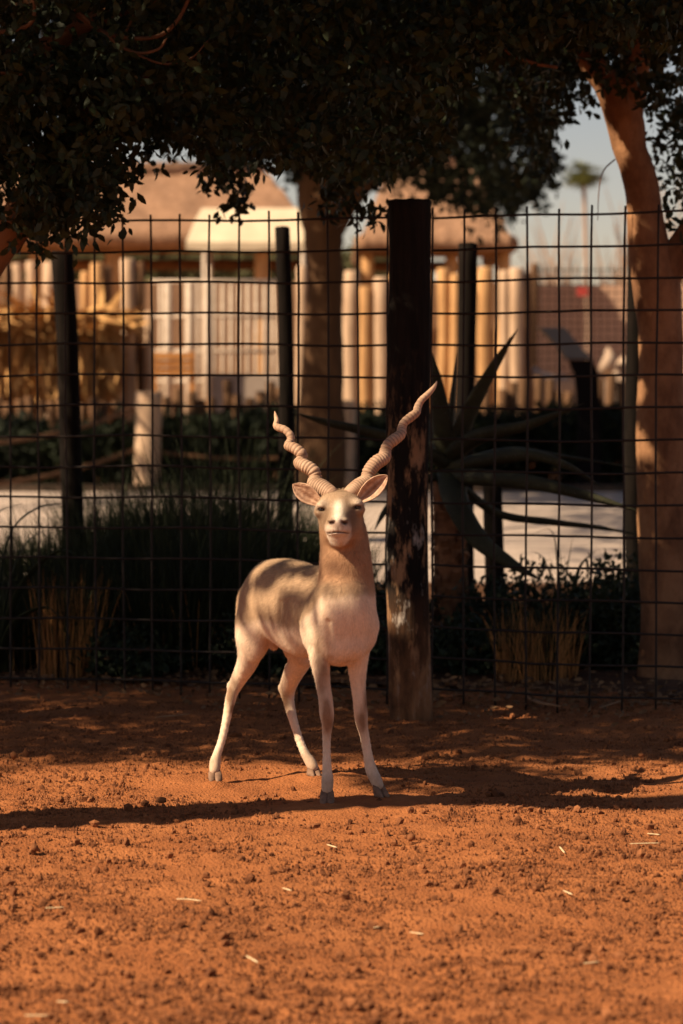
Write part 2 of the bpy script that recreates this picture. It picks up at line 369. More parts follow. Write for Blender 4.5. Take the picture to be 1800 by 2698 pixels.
# --- tree A: the shade tree left of the view; its trunk throws the long straight shadow across the sand
A0 = np.array([-3.55, 8.66, 0])
n = 60000
pts = np.stack([rng.uniform(-9.2, 3.0, n), rng.uniform(7.2, 15.0, n), rng.uniform(3.7, 6.4, n)], 1)
sh = shadow_hit(pts)
dens = np.interp(sh[:, 1], [10.45, 10.9, 11.4, 12.0, 14.5, 17.5, 19], [0, .30, .66, 1.12, 1.2, 1.2, 0]) * np.interp(sh[:, 0], [-6, -4.5, 5, 6.5], [0, 1, 1, 0])
dens = np.maximum(dens, .95 * np.exp(-(((sh[:, 0] - .52) / .50) ** 4 + ((sh[:, 1] - 10.74) / .34) ** 4)))   # the bough that shades the addax
nz = vnoise(pts * [1, 1, .6], .55, 31) * .6 + vnoise(pts, .22, 32) * .4
pts = pts[(nz + 1) / 2 < dens * .80 + .04 * (dens > .5)]
pts = pts[rng.random(len(pts)) < .50]
def gp_(px, py, Y, rx, ry): return (tuple(at(px, py, Y)), rx, ry)
GAPS = [gp_(888, 1366, 9.93, .075, .065), gp_(893, 1325, 10.05, .05, .045), gp_(878, 1415, 9.9, .04, .04), gp_(600, 1880, 10.65, .17, .13), gp_(575, 2000, 10.6, .16, .12), gp_(640, 1760, 10.62, .06, .06),
        gp_(660, 1712, 10.55, .08, .07), gp_(742, 1735, 10.78, .045, .04), gp_(715, 1483, 10.5, .17, .055), gp_(790, 1484, 10.38, .07, .04), gp_(632, 1610, 10.72, .03, .10),
        gp_(752, 1528, 10.28, .042, .085), gp_(802, 1532, 10.22, .036, .09), gp_(668, 1592, 10.47, .055, .060), gp_(715, 1605, 10.38, .044, .10), gp_(748, 1580, 10.34, .040, .05), gp_(690, 1655, 10.46, .05, .05),
        gp_(725, 1690, 10.3, .045, .07), gp_(1095, 1640, 12.7, .12, .12), gp_(725, 1085, 10.42, .06, .06), gp_(1140, 1020, 10.46, .06, .06)]
TRUNK_GAPS = [gp_(px, py, 14.2, rx, ry) for px, py, rx, ry in ((1700, 1060, .10, .16), (1712, 820, .12, .12), (1650, 440, .14, .16), (1690, 640, .14, .12), (1760, 1250, .10, .18), (1740, 1450, .10, .12), (1600, 300, .12, .12), (1720, 960, .08, .10))]
TRUNK_GAPS += [gp_(1088, 1650, 12.62, .13, .13), gp_(1060, 1420, 12.62, .05, .06), gp_(1060, 1500, 12.62, .05, .05)]
GAPS = GAPS + TRUNK_GAPS
va, fa = twigs(pts, 9, .14, .082, .2, keep=lambda q: cut_gaps(q, GAPS))
print('A twigs', len(pts))
trunkA = [(*A0, .21), (*(A0 + [0, 0, 1.2]), .195), (*(A0 + [.02, .0, 2.4]), .205), (*(A0 + [.03, -.01, 3.3]), .195), (*(A0 + [.08, -.18, 3.9]), .165), (*(A0 + [.22, -.48, 4.5]), .14), (*(A0 + [.34, -.72, 5.1]), .12)]
partsA = [('trunk', limb_mesh('trunk', [(*(A0 - [0, 0, .2]), .24)] + trunkA, 18, 30), BARK)]
for tgt in ((-1.0, 2.6, 1.5), (.9, 3.6, 1.6), (-3.0, 2.4, 1.5), (2.0, 2.6, 1.9), (-.3, 4.8, 1.7)):
    a = A0 + [.33, -.70, 5.0]; b = a + np.array(tgt) * [1, 1.15, .55]; mid = a * .55 + b * .45 + [0, 0, .25]
    partsA.append(('limb', limb_mesh('limb', [(*a, .085), (*mid, .055), (*b, .02)], 9, 16, .06), BARK))
partsA.append(('crown', np_mesh('crown', va, fa, False), LEAF))
add_tree('shade_tree', A0, 'broad leafy tree whose trunk shadow lies across the sand before the addax', partsA)
# --- tree E: leans in from the left by the wire fence; its leaves hang in front of the mesh
def hang(px_pts, n_each, sx, sy, Y0, Y1):
    o = []
    for px, py in px_pts:
        for _ in range(n_each): o.append(at(px + rng.normal(0, sx), py + rng.normal(0, sy), rng.uniform(Y0, Y1)))
    return o
def fill(bound, n, Y0, Y1, ymin=-60):
    """points above a lower outline given as (px, py) knots"""
    b = np.array(bound, float); px = rng.uniform(b[0, 0], b[-1, 0], n); lim = np.interp(px, b[:, 0], b[:, 1])
    py = ymin + (lim - ymin) * rng.random(n); return np.array([at(a, c, d) for a, c, d in zip(px, py, rng.uniform(Y0, Y1, n))])
low = [(-160, 600), (0, 605), (60, 600), (120, 590), (190, 575), (250, 560), (300, 520), (330, 470), (380, 420), (430, 372), (500, 365), (560, 430), (610, 470), (660, 430), (700, 400), (790, 430), (850, 440), (1000, 440), (1040, 420), (1120, 410), (1180, 300), (1230, 160), (1330, 100), (1500, 90), (1650, 60), (1900, 120)]
pe = np.concatenate([fill(low, 2700, 11.6, 14.4), fill([(-150, 540), (0, 560), (150, 540), (280, 490), (330, 400)], 420, 11.5, 12.6, 150)])
pe = np.concatenate([pe, hang([(40, 590), (120, 600), (90, 628), (150, 560), (215, 575), (260, 560), (285, 548), (180, 610)], 5, 22, 14, 11.6, 12.4), hang([(600, 480), (640, 510), (585, 450), (625, 535)], 4, 14, 14, 13.8, 14.5), hang([(900, 500), (960, 545), (870, 540), (975, 560), (930, 475), (860, 500)], 4, 16, 14, 13.6, 14.3)])
# a few openings towards the bright background
def open_px(p, holes):
    k = np.ones(len(p), bool)
    u = CX + F_PX * p[:, 0] / p[:, 1]; v = 1000 - F_PX * (p[:, 2] - CAM_H) / p[:, 1]
    for hx, hy, rx, ry in holes: k &= (((u - hx) / rx) ** 2 + ((v - hy) / ry) ** 2) > 1
    return p[k]
HOLES = [(335, 385, 40, 45), (30, 510, 40, 50), (485, 430, 70, 50), (620, 405, 30, 30), (270, 500, 26, 22)]
pe = open_px(pe, HOLES); pe = pe[cut_gaps(pe, [(tuple(at(1100, 1640, 12.7)), .10, .10)])]
ve, fe = twigs(pe, 10, .11, .062, .5, keep=lambda q: cut_gaps(q, TRUNK_GAPS))
E0 = np.array([*on_ground(-190, 1895)[:2], 0])
eY = E0[1]
partsE = [('trunk', limb_mesh('trunk', [(*(E0 - [0, 0, .2]), .19)] + pxr([(-190, 1500, eY, .155), (-180, 1000, eY, .14), (-130, 780, eY - .1, .13)]), 16, 30), BARK2),
          ('limb', limb_mesh('limb', pxr([(-140, 800, eY - .1, .125), (-40, 690, 12.3, .10), (60, 540, 12.3, .085), (170, 380, 12.5, .07), (330, 230, 12.9, .05), (560, 120, 13.2, .03)]), 12, 30, .03), BARK2),
          ('limb', limb_mesh('limb', pxr([(-150, 820, eY, .11), (-200, 500, 12.6, .09), (-60, 230, 12.7, .075), (110, 130, 12.7, .055), (330, 30, 12.6, .03), (520, -60, 12.6, .02)]), 12, 30, .03), BARK2)]
for rows_ in ([(200, 40, 12, .011), (290, 92, 11.9, .0105), (405, 98, 11.8, .010), (465, 60, 11.8, .009), (505, -10, 11.8, .008)], [(190, 20, 12, .009), (285, 97, 11.8, .008), (355, 136, 11.7, .007), (415, 130, 11.7, .006), (440, 100, 11.7, .004)],
              [(-20, 88, 11.9, .012), (70, 68, 11.8, .010), (90, 30, 11.8, .008), (80, -20, 11.8, .006)], [(-20, 190, 11.9, .009), (90, 194, 11.8, .007), (140, 172, 11.8, .004)], [(350, 138, 11.8, .006), (430, 168, 11.8, .005), (500, 155, 11.8, .004), (545, 110, 11.8, .003)],
              [(1180, -30, 13, .015), (1250, 45, 13, .013), (1330, 125, 13.1, .012), (1400, 160, 13.2, .010), (1470, 175, 13.3, .008)], [(890, 120, 12.6, .010), (960, 148, 12.6, .008), (1030, 165, 12.6, .005)], [(330, 85, 12, .006), (350, 40, 12, .005), (345, 10, 12, .003)], [(100, 200, 12, .007), (150, 245, 12, .006), (165, 225, 12, .004)]):
    partsE.append(('branch', limb_mesh('branch', pxr(rows_), 7, 20, .008), TWIG))
partsE.append(('crown', np_mesh('crown', ve, fe, False), LEAF))
add_tree('leaning_tree', E0, 'leafy tree whose low brown limb and dark leaves hang before the wire mesh', partsE)
# --- tree B: smooth red-brown trunk behind the fence on the right
tY = on_ground(1750, 1790)[1]; B0 = on_ground(1752, 1790)
partsB = [('trunk', limb_mesh('trunk', [(*(B0 - [0, 0, .2]), .165)] + pxr([(1752, 1780, tY, .142), (1750, 1600, tY, .132), (1744, 1300, tY, .134), (1742, 1150, tY, .138), (1742, 1000, tY, .122), (1738, 850, tY, .118), (1730, 740, tY, .13), (1708, 640, tY, .112), (1696, 560, tY, .098)]), 24, 50, .006), BARK),
          ('limb', limb_mesh('limb', pxr([(1700, 590, tY, .10), (1688, 500, tY, .094), (1660, 400, tY, .088), (1650, 310, tY, .10), (1610, 230, tY, .085), (1560, 170, tY, .065), (1500, 60, tY, .045), (1440, -60, tY, .03)]), 16, 36, .01), BARK),
          ('limb', limb_mesh('limb', pxr([(1655, 330, tY, .085), (1672, 230, tY, .07), (1680, 120, tY, .06), (1660, 0, tY, .05), (1640, -100, tY, .04)]), 14, 26, .01), BARK),
          ('limb', limb_mesh('limb', pxr([(1735, 760, tY, .10), (1775, 690, tY, .09), (1830, 600, tY, .085), (1900, 480, tY, .07), (1980, 300, tY, .05)]), 14, 26, .01), BARK)]
pb = np.concatenate([fill([(1330, 190), (1400, 330), (1460, 260), (1540, 160), (1600, 200), (1650, 240), (1740, 280), (1800, 620), (1950, 640)], 620, 13.6, 16.2), hang([(1430, 300), (1390, 360), (1460, 330), (1350, 240)], 6, 26, 26, 14.5, 15.5),
                     np.stack([rng.uniform(.3, 5, 900), rng.uniform(13.2, 18, 900), rng.uniform(3.9, 6.5, 900)], 1)])
pb = np.concatenate([open_px(pb, [(1520, 360, 60, 110), (1720, 400, 25, 60), (1560, 300, 40, 60)]), hang([(1400, 300), (1440, 250), (1480, 200), (1520, 180), (1420, 380), (1460, 420), (1380, 430), (1500, 260), (1560, 240), (1740, 330), (1770, 420), (1760, 500)], 3, 24, 26, 14.5, 16)])
vb, fb = twigs(pb, 10, .12, .065, .4, keep=lambda q: cut_gaps(q, TRUNK_GAPS))
partsB.append(('crown', np_mesh('crown', vb, fb, False), LEAF))
partsB.append(('branch', limb_mesh('branch', pxr([(1620, 420, 14.0, .004), (1590, 450, 14, .004), (1578, 500, 14, .003), (1574, 580, 14, .002)]), 5, 14, .004), TWIG))
add_tree('smooth_bark_tree', B0, 'tree with smooth red brown forked trunk right behind the wire mesh', partsB)
# --- tree C: in the planter across the path
cY = 36.0; C0 = np.array([sxz(848, cY), cY, 0])
partsC = [('trunk', limb_mesh('trunk', [(*(C0 - [0, 0, .2]), .30)] + pxr([(846, 1200, cY, .36), (845, 1060, cY, .31), (849, 900, cY, .265), (853, 760, cY, .245), (853, 620, cY, .27), (846, 520, cY, .33), (850, 460, cY, .30)]), 16, 34, .02), BARK3),
          ('limb', limb_mesh('limb', pxr([(848, 580, cY, .22), (815, 470, cY, .20), (770, 380, cY, .15), (740, 250, cY, .09)]), 10, 20, .04), BARK3),
          ('limb', limb_mesh('limb', pxr([(858, 620, cY, .22), (920, 520, cY, .20), (1000, 440, cY, .15), (1110, 370, cY, .09), (1230, 280, cY, .06)]), 10, 20, .04), BARK3),
          ('limb', limb_mesh('limb', pxr([(856, 540, cY, .16), (900, 440, cY, .13), (965, 370, cY, .12), (990, 250, cY, .08)]), 10, 20, .04), BARK3)]
pc = np.concatenate([fill([(150, 250), (300, 300), (430, 340), (520, 360), (600, 420), (680, 400), (800, 440), (880, 430), (960, 450), (1050, 470), (1120, 490), (1200, 500), (1290, 520), (1340, 530), (1400, 480), (1440, 440), (1480, 330), (1520, 200)], 2600, 31.5, 40, -150),
                     hang([(1180, 500), (1260, 530), (1320, 540), (1370, 510), (1420, 470), (1445, 400)], 8, 22, 24, 33, 38)])
pc = open_px(pc, [(485, 420, 75, 60), (335, 385, 45, 50), (1500, 330, 70, 110)])
extra = np.stack([rng.uniform(-11, 5, 2900), rng.uniform(30, 40.5, 2900), rng.uniform(6.4, 9.0, 2900)], 1)
pc = np.concatenate([pc, extra])
vc, fc = twigs(pc, 14, .30, .15, .3)
partsC.append(('crown', np_mesh('crown', vc, fc, False), LEAF2))
add_tree('planter_tree', C0, 'large tree with dark crown standing in the planter beyond the paved path', partsC)

# --- unseen tree left of the view, added so its high crown shades the path
D0 = np.array([-4.8, 23.5, 0]); n = 2600
pd = np.stack([rng.uniform(-3.9, 2.2, n), rng.uniform(20.5, 30.5, n), rng.uniform(5.5, 7.8, n)], 1); pd = pd[vnoise(pd * [1, .8, 1], 1.1, 51) + .7 * vnoise(pd * [.3, 1, 1], .5, 52) > -.25]
vd, fd = twigs(pd, 12, .30, .15, .2)
partsD = [('trunk', limb_mesh('trunk', [(*(D0 - [0, 0, .2]), .26), (*(D0 + [0, 0, 2]), .21), (*(D0 + [.2, .3, 4.2]), .18), (*(D0 + [.6, .9, 5.4]), .13)], 14, 24, .02), BARK3), ('crown', np_mesh('crown', vd, fd, False), LEAF2)]
for tgt in ((4.0, 3.2, 1.6), (4.6, .6, 1.5), (2.4, 5.0, 1.5), (3.2, -1.5, 1.6)): a = D0 + [.3, .4, 4.4]; b = a + np.array(tgt); partsD.append(('limb', limb_mesh('limb', [(*a, .10), (*((a + b) / 2 + [0, 0, .2]), .07), (*b, .02)], 8, 14, .05), BARK3))
add_tree('added_path_tree', D0, 'unseen tall tree beside the pale path, added to shade the paving', partsD)

# ------------------------------------------------------------------ plants of the bed
GRASS = mat('green_grass', (.030, .037, .012), .7, dark=(.014, .019, .007), scale=2.5, spec=.2, trans=.2)
DRY = mat('dry_grass', (.58, .275, .085), .8, dark=(.30, .13, .045), scale=9, stretch=(1, 1, .2), spec=.15, trans=.2)
AGAVE = mat('agave_skin', (.050, .050, .028), .7, dark=(.026, .026, .016), scale=3, bump=.003, bscale=16, spec=.12)
THORN = mat('agave_thorn', (.05, .03, .02), .6)
STUMP = mat('dead_leaf_bases', (.26, .125, .062), .9, dark=(.11, .050, .026), scale=9, bump=.01, bscale=25, spec=.1)
SHRUB = mat('shrub_leaf', (.030, .042, .016), .6, dark=(.014, .020, .009), scale=4, spec=.25, trans=.15)
LITTER = mat('dry_leaf_litter', (.26, .14, .065), .85, dark=(.10, .05, .025), scale=6, spec=.15)
def blades(n, base_r, h0, h1, lean, droop, w, seg=5, up_bias=1.0):
    """a tuft of n bent grass blades around the origin"""
    a = rng.uniform(0, 6.28, n); r = base_r * np.sqrt(rng.random(n)); b = np.stack([np.cos(a) * r, np.sin(a) * r, np.full(n, -.03)], 1)
    a2 = a + rng.normal(0, 1.5, n); dr = np.stack([np.cos(a2), np.sin(a2)], 1); h = rng.uniform(h0, h1, n); ln = rng.uniform(0, 1, n) ** 1.3 * lean; dp = rng.uniform(.2, 1, n) * droop
    t = np.linspace(0, 1, seg + 1)[None]; hor = (h * ln)[:, None] * (t + dp[:, None] * t ** 2.6); ver = h[:, None] * (t - .5 * dp[:, None] * t ** 3)
    c = np.stack([b[:, :1] + dr[:, :1] * hor, b[:, 1:2] + dr[:, 1:] * hor, b[:, 2:] + ver], -1)
    sd = np.stack([-dr[:, 1], dr[:, 0], np.zeros(n)], 1) * np.cos(rng.uniform(0, 3.14, n))[:, None] + np.stack([dr[:, 0], dr[:, 1], np.zeros(n)], 1) * .5; sd /= np.linalg.norm(sd, axis=1)[:, None]
    ww = (w * rng.uniform(.6, 1.3, n))[:, None] * (1 - t ** 1.8 * .93); L = c - sd[:, None] * ww[..., None]; Rr = c + sd[:, None] * ww[..., None]
    v = np.stack([L, Rr], 2).reshape(-1, 3); o = (np.arange(n) * (seg + 1) * 2)[:, None, None]; k = (np.arange(seg) * 2)[None, :, None]
    return v, (o + k + np.array([0, 1, 3, 2])).reshape(-1, 4)
def tuft(name, px, Y, green, dry, label, cat='grass', group=None):
    """green / dry: (n, radius, h0, h1, lean, droop, width)"""
    c = np.array([sxz(px, Y), Y, .015]); root = empty(name, c, label, cat, group)
    if green and not dry or (green and green[0] > 300): hs = rng.uniform(.72, 1.22); green = (int(green[0] * 1.35 * (.7 + .3 * hs)), green[1] * rng.uniform(.6, 1.0), green[2] * 1.15 * hs, green[3] * 1.25 * hs, *green[4:])
    if green: v, f = blades(*green); link('blades', np_mesh('blades', v, f), GRASS, root, c)
    if dry: v, f = blades(*dry); link('dry_stems', np_mesh('dry_stems', v, f), DRY, root, c)
    return root
G = 'dark green grass tufts behind the wire mesh'
tuft('grass_tuft', 180, 14.25, (260, .15, .35, .85, .35, .6, .0035), (440, .17, .16, .68, .20, .5, .0028), 'bushy grass tuft with tan dry stems, left of the addax behind the wire', group=None)
tuft('grass_tuft', 1415, 14.15, (160, .15, .30, .62, .5, .6, .003), (400, .22, .08, .54, .28, .6, .0028), 'short grass tuft with tan dry stems beside the charred post and low shrubs')
k = 0
TUFT_L = ['tall dark green grass tuft beside the bushy tuft with dry stems', 'dark green grass tuft right against the wire mesh, nearest the addax rump', 'dark green grass tuft just behind the addax croup', 'short dark green grass tuft behind the addax back', 'tall dark grass tuft standing second row behind the dry stemmed tuft', 'tall dark grass tuft with blades showing against the pale path', 'dark grass tuft at the foot of the thin charred post', 'dark grass tuft behind the addax withers and neck', 'dark grass tuft between the charred leaning post and dry stemmed tuft', 'dark grass tuft behind the arching strap leaves', 'low dark grass tuft at the foot of the strap leaf plant', 'dark grass tuft right beside the charred leaning post', 'tallest dark grass tuft at the rear of the bed before the path', 'dark grass tuft hidden behind the addax head', 'dark grass tuft between the addax neck and the charred log post']
for px, Y, h, n, r in ((330, 14.9, 1.0, 520, .22), (450, 14.6, .95, 520, .24), (560, 15.0, .95, 520, .24), (650, 14.6, .75, 420, .22), (400, 15.8, 1.10, 560, .28), (540, 16.2, 1.15, 560, .3), (700, 15.8, .95, 480, .28), (790, 15.2, .85, 420, .25), (250, 15.6, .95, 480, .26), (120, 15.2, .80, 420, .24), (20, 14.6, .70, 380, .22), (300, 17.0, 1.05, 480, .3), (620, 17.2, 1.2, 520, .3), (860, 16.2, .9, 420, .26), (960, 15.4, .8, 380, .24)):
    tuft('grass_tuft', px, Y, (n, r, h * .45, h, .42, .75, .004), (50, r, h * .3, h * .6, .3, .4, .003), TUFT_L[k], group=G); k += 1
for px, Y in ((60, 18.8), (170, 19.2), (280, 18.6), (380, 19.0), (480, 18.7), (580, 19.2), (680, 18.8), (770, 19.1), (850, 18.6)):
    tuft('grass_tuft', px, Y, (420, .30, .40, .78, .45, .7, .006), None, 'dark grass tuft in the row along the near edge of the pale path', group='grass row along the path edge')
for px, Y, h in ((1530, 15.6, .62), (1610, 15.0, .72), (1660, 16.0, .80), (1480, 16.5, .70)):
    tuft('fine_grass', px, Y, (200, .12, h * .5, h, .55, .9, .0022), None, 'fine wispy grass tuft before the smooth tree trunk', group='wispy grass by the tree trunk')
# strap-leaved plants
def strap_plant(px, Y, leaves, label, mat_=AGAVE, wid=.03, name='strap_leaf_plant'):
    c = np.array([sxz(px, Y), Y, .01]); root = empty(name, c, label, 'plant')
    for rows_ in leaves:
        s = spline(np.array([at(a, b, d) for a, b, d in rows_]), 16); t = np.linspace(0, 1, 16)
        v, f = tube(s, wid * np.interp(t, [0, .3, 1], [.7, 1, .06]), 8, True, (.25, 1.0))
        o = link('leaf', np_mesh('leaf', v, f), mat_, root, (0, 0, 0)); o.location = -c
    return root
strap_plant(-10, 14.4, [[(-5, 1740, 14.4), (20, 1560, 14.35), (70, 1430, 14.3), (150, 1385, 14.3)], [(-5, 1740, 14.4), (0, 1530, 14.35), (30, 1400, 14.3), (95, 1340, 14.2), (170, 1325, 14.1)], [(-5, 1740, 14.4), (30, 1600, 14.3), (90, 1500, 14.2), (160, 1450, 14.1), (200, 1460, 14.0)], [(-5, 1740, 14.4), (-30, 1500, 14.4), (-10, 1360, 14.4), (60, 1325, 14.4)], [(-5, 1740, 14.4), (40, 1640, 14.2), (120, 1600, 14.1), (170, 1640, 14.0)]],
            'plant with arching dark strap leaves at the end of the wire mesh', SHRUB)
strap_plant(1480, 15.6, [[(1480, 1650, 15.6), (1470, 1500, 15.6), (1455, 1400, 15.6), (1405, 1405, 15.6)], [(1480, 1650, 15.6), (1490, 1540, 15.6), (1500, 1470, 15.6), (1510, 1410, 15.6)], [(1480, 1650, 15.6), (1460, 1540, 15.6), (1430, 1470, 15.5), (1400, 1450, 15.5)], [(1480, 1650, 15.6), (1510, 1560, 15.5), (1530, 1490, 15.5), (1570, 1450, 15.4)], [(1480, 1650, 15.6), (1475, 1560, 15.6), (1478, 1480, 15.6), (1470, 1420, 15.6)]],
            'spiky dark plant against the pale path, beside the agave', SHRUB, .022, 'spiky_plant')
# low dark shrubs
def shrub(px, Y, w, h, n, label, group, leaf=.045, m=SHRUB):
    c = np.array([sxz(px, Y), Y, 0]); root = empty('shrub', c, label, 'shrub', group)
    d = rng.standard_normal((n, 3)); d /= np.linalg.norm(d, axis=1)[:, None]; d[:, 2] = np.abs(d[:, 2]); r = rng.random(n)[:, None] ** .45
    p = c + d * r * [w, w, h] * (1 + .25 * vnoise(d * 2 + px, .6, 3))[:, None] + [0, 0, .03]
    v, f = twigs(p, 9, .07, leaf, -.3, d * .8)
    link('foliage', np_mesh('foliage', v - c, f, False), m, root, c)
    mb = MB()
    for q_ in range(7):
        a = rng.uniform(0, 6.28); e = np.array([math.cos(a) * w * .6, math.sin(a) * w * .6, h * rng.uniform(.5, .85)])
        mb.tube([(0, 0, -.05), e * .5 + [0, 0, .05], e], [.012, .009, .004], 5)
    link('stems', mb.mesh('stems'), TWIG, root, c)['kind'] = 'stuff'
    return root
GS = 'low dark shrubs in the bed'
SHRUB_L = ['low dark shrub under the drooping agave leaf', 'dark shrub between the agave and the spiky dark plant', 'dark shrub between the spiky plant and the forked tree trunk', 'dark shrub touching the foot of the forked tree trunk', 'small dark shrub behind the short dry stemmed tuft', 'very low dark shrub at the foot of the agave stem', 'taller dark shrub behind the wispy grass by the forked trunk', 'dark shrub behind the log post on the addax side', 'low dark shrub between the addax shoulder and the log post', 'dark shrub behind the strap leaf plant', 'very low dark shrub under the addax belly line', 'very low dark shrub behind the addax forelegs', 'very low dark shrub beside the bushy dry stemmed tuft', 'dark shrub behind the forked tree trunk']
for px, Y, w, h, n in ((1290, 14.9, .30, .42, 230), (1380, 15.3, .30, .48, 240), (1560, 14.8, .28, .48, 230), (1640, 14.6, .26, .50, 230), (1480, 14.8, .26, .34, 200), (1240, 14.4, .24, .26, 160), (1630, 15.6, .3, .55, 240), (1040, 15.0, .30, .50, 240), (990, 14.4, .25, .36, 200)):
    shrub(px, Y, w, h, n, SHRUB_L.pop(0), GS)
for px, Y, w, h, n in ((60, 15.8, .35, .50, 240), (680, 14.3, .25, .28, 160), (770, 14.4, .25, .25, 160), (330, 14.2, .25, .22, 150), (1750, 15.8, .35, .5, 200)):
    shrub(px, Y, w, h, n, SHRUB_L.pop(0), GS)
# the big agave and its dead-leaf stem
aY = 15.0; AC = np.array([sxz(1188, aY), aY, 0]); ag = empty('agave', AC, 'big grey green agave with long arching leaves behind the charred post', 'agave')
def agave_leaf(rows_, w, thick=.5, mtl=AGAVE):
    """rows: px, py, distance"""
    s = spline(np.array([at(*r) for r in rows_]), 26); t = np.linspace(0, 1, 26)
    rad = .92 * w * np.interp(t, [0, .12, .45, .75, .93, 1], [.95, 1, .85, .5, .16, .02])
    v, f = tube(s, rad, 12, True, (thick, 1.0)); 
    o = link('leaf', np_mesh('leaf', v, f), mtl, ag, (0, 0, 0)); o.location = -AC
    tn = np.gradient(s, axis=0); tn /= np.linalg.norm(tn, axis=1)[:, None]
    mb = MB()
    for k in range(4, 25):
        up = np.array([0, 0, 1.]); n1 = up - tn[k] * (up @ tn[k]); n1 /= np.linalg.norm(n1); b1 = np.cross(tn[k], n1)
        for sg in (-1, 1):
            p = s[k] + b1 * sg * rad[k] * .97; mb.tube([p, p + b1 * sg * .010 + tn[k] * .004], [.004, .0008], 4)
    th = link('thorns', mb.mesh('thorns'), THORN, o, (0, 0, 0)); th.location = (0, 0, 0); th['kind'] = 'stuff'
agave_leaf([(1190, 1230, 15.0), (1225, 1110, 14.9), (1290, 985, 14.8), (1365, 865, 14.7)], .072)
agave_leaf([(1185, 1230, 15.05), (1188, 1120, 15.1), (1195, 1020, 15.1), (1203, 925, 15.1)], .070, .35)
agave_leaf([(1180, 1230, 15.0), (1165, 1110, 14.9), (1150, 1010, 14.9), (1140, 930, 14.9)], .070)
agave_leaf([(1185, 1200, 15.0), (1260, 1150, 14.8), (1390, 1120, 14.6), (1540, 1062, 14.5)], .075, .7)
agave_leaf([(1190, 1235, 15.0), (1270, 1215, 14.7), (1400, 1200, 14.5), (1500, 1230, 14.4), (1595, 1290, 14.4)], .062, .7)
agave_leaf([(1180, 1255, 15.0), (1280, 1258, 14.6), (1420, 1275, 14.35), (1560, 1310, 14.2), (1700, 1352, 14.15)], .068, .8)
agave_leaf([(1200, 1270, 15.2), (1310, 1352, 15.3), (1450, 1375, 15.3), (1580, 1390, 15.3), (1700, 1412, 15.3)], .040, .7)
agave_leaf([(1185, 1250, 14.9), (1205, 1330, 14.55), (1260, 1420, 14.4), (1340, 1480, 14.35), (1430, 1530, 14.35)], .085)
agave_leaf([(1180, 1225, 15.0), (1080, 1170, 14.8), (960, 1135, 14.8), (850, 1110, 14.8), (770, 1085, 14.8)], .055, .7)
agave_leaf([(1190, 1225, 15.2), (1340, 1185, 15.6), (1500, 1205, 15.9), (1690, 1235, 16.0)], .040)
agave_leaf([(1180, 1255, 15.0), (1090, 1270, 14.8), (1020, 1340, 14.7), (985, 1400, 14.7)], .050)
agave_leaf([(1182, 1225, 15.2), (1130, 1130, 15.6), (1090, 1080, 15.9), (1070, 1010, 16.0)], .055)
stem = log_mesh(.088, .075, 1.02, 9, 16, 30, .03, .12, (-.01, 0)); so = link('stem', stem, STUMP, ag, AC)
mb = MB()
for k in range(150):                                     # overlapping dead leaf bases round the stem
    z = rng.uniform(.05, 1.0); a = rng.uniform(0, 6.28); r = .075; p = np.array([math.cos(a) * r, math.sin(a) * r, z]); d = np.array([math.cos(a), math.sin(a), 0])
    tt = np.array([-math.sin(a), math.cos(a), 0]); w = rng.uniform(.022, .04); h = rng.uniform(.03, .07); out = rng.uniform(.012, .035)
    mb.add([p - tt * w, p + tt * w, p + d * out + tt * w * .7 + [0, 0, h], p + d * out - tt * w * .7 + [0, 0, h], p + d * out * 1.25 + tt * w * .55 + [0, 0, h * .75], p + d * out * 1.25 - tt * w * .55 + [0, 0, h * .75], p + d * .012 - tt * w, p + d * .012 + tt * w],
           [[[0, 1, 2, 3], [3, 2, 4, 5], [5, 4, 7, 6], [6, 7, 1, 0]]])
b_ = link('leaf_bases', mb.mesh('leaf_bases', False), STUMP, ag, AC); b_['kind'] = 'stuff'
# dry leaf litter and sticks along the foot of the fence
n = 3400; lx = rng.uniform(-2.6, 2.6, n); ly = FY0 - math.tan(FANG) * lx + rng.normal(.55, .45, n)
v, f = leaf_cloud(np.stack([lx, ly, np.where(rng.random(n) < .7, ground_z(lx, ly) + .012, .03)], 1), np.stack([rng.standard_normal(n), rng.standard_normal(n), rng.normal(.08, .15, n)], 1), rng.uniform(.02, .06, n), .40)
tag(link('leaf_litter', np_mesh('leaf_litter', v, f, False), LITTER), 'dry brown leaves and crumbs along the foot of the wire mesh', 'litter', kind='stuff')
def stick(name, pts_, r, m, label, cat, group=None):
    p = np.array([on_ground(a, b) for a, b in pts_]); p[:, 2] = r * .8 + .004; c = p.mean(0); c[2] = 0
    s = spline(p - c, 12); v, f = tube(s, r * np.interp(np.linspace(0, 1, 12), [0, .2, .8, 1], [.6, 1, .9, .4]), 7, True, (.6, 1.2))
    return tag(link(name, np_mesh(name, v, f), m, None, c), label, cat, group)
BARKBIT = mat('fallen_bark', (.40, .22, .11), .85, dark=(.25, .13, .065), scale=12, spec=.15)
STRAW = mat('pale_straw', (.72, .56, .34), .7, dark=(.55, .40, .22), scale=30, spec=.2)
stick('bark_strip', [(1388, 1842), (1420, 1858), (1475, 1868)], .012, BARKBIT, 'curved strip of fallen bark at the foot of the right wire mesh panel', 'bark')
stick('fallen_twig', [(1580, 1870), (1640, 1850)], .006, BARKBIT, 'thin straight twig fallen beside the foot of the right wire mesh panel', 'twig')
stick('fallen_twig', [(410, 1895), (500, 1886)], .006, BARKBIT, 'thin dry twig lying in the shade behind the addax', 'twig')
stick('fallen_twig', [(1335, 1850), (1352, 1818)], .012, BARK2, 'short stubby stick propped in the litter near the charred post', 'twig')
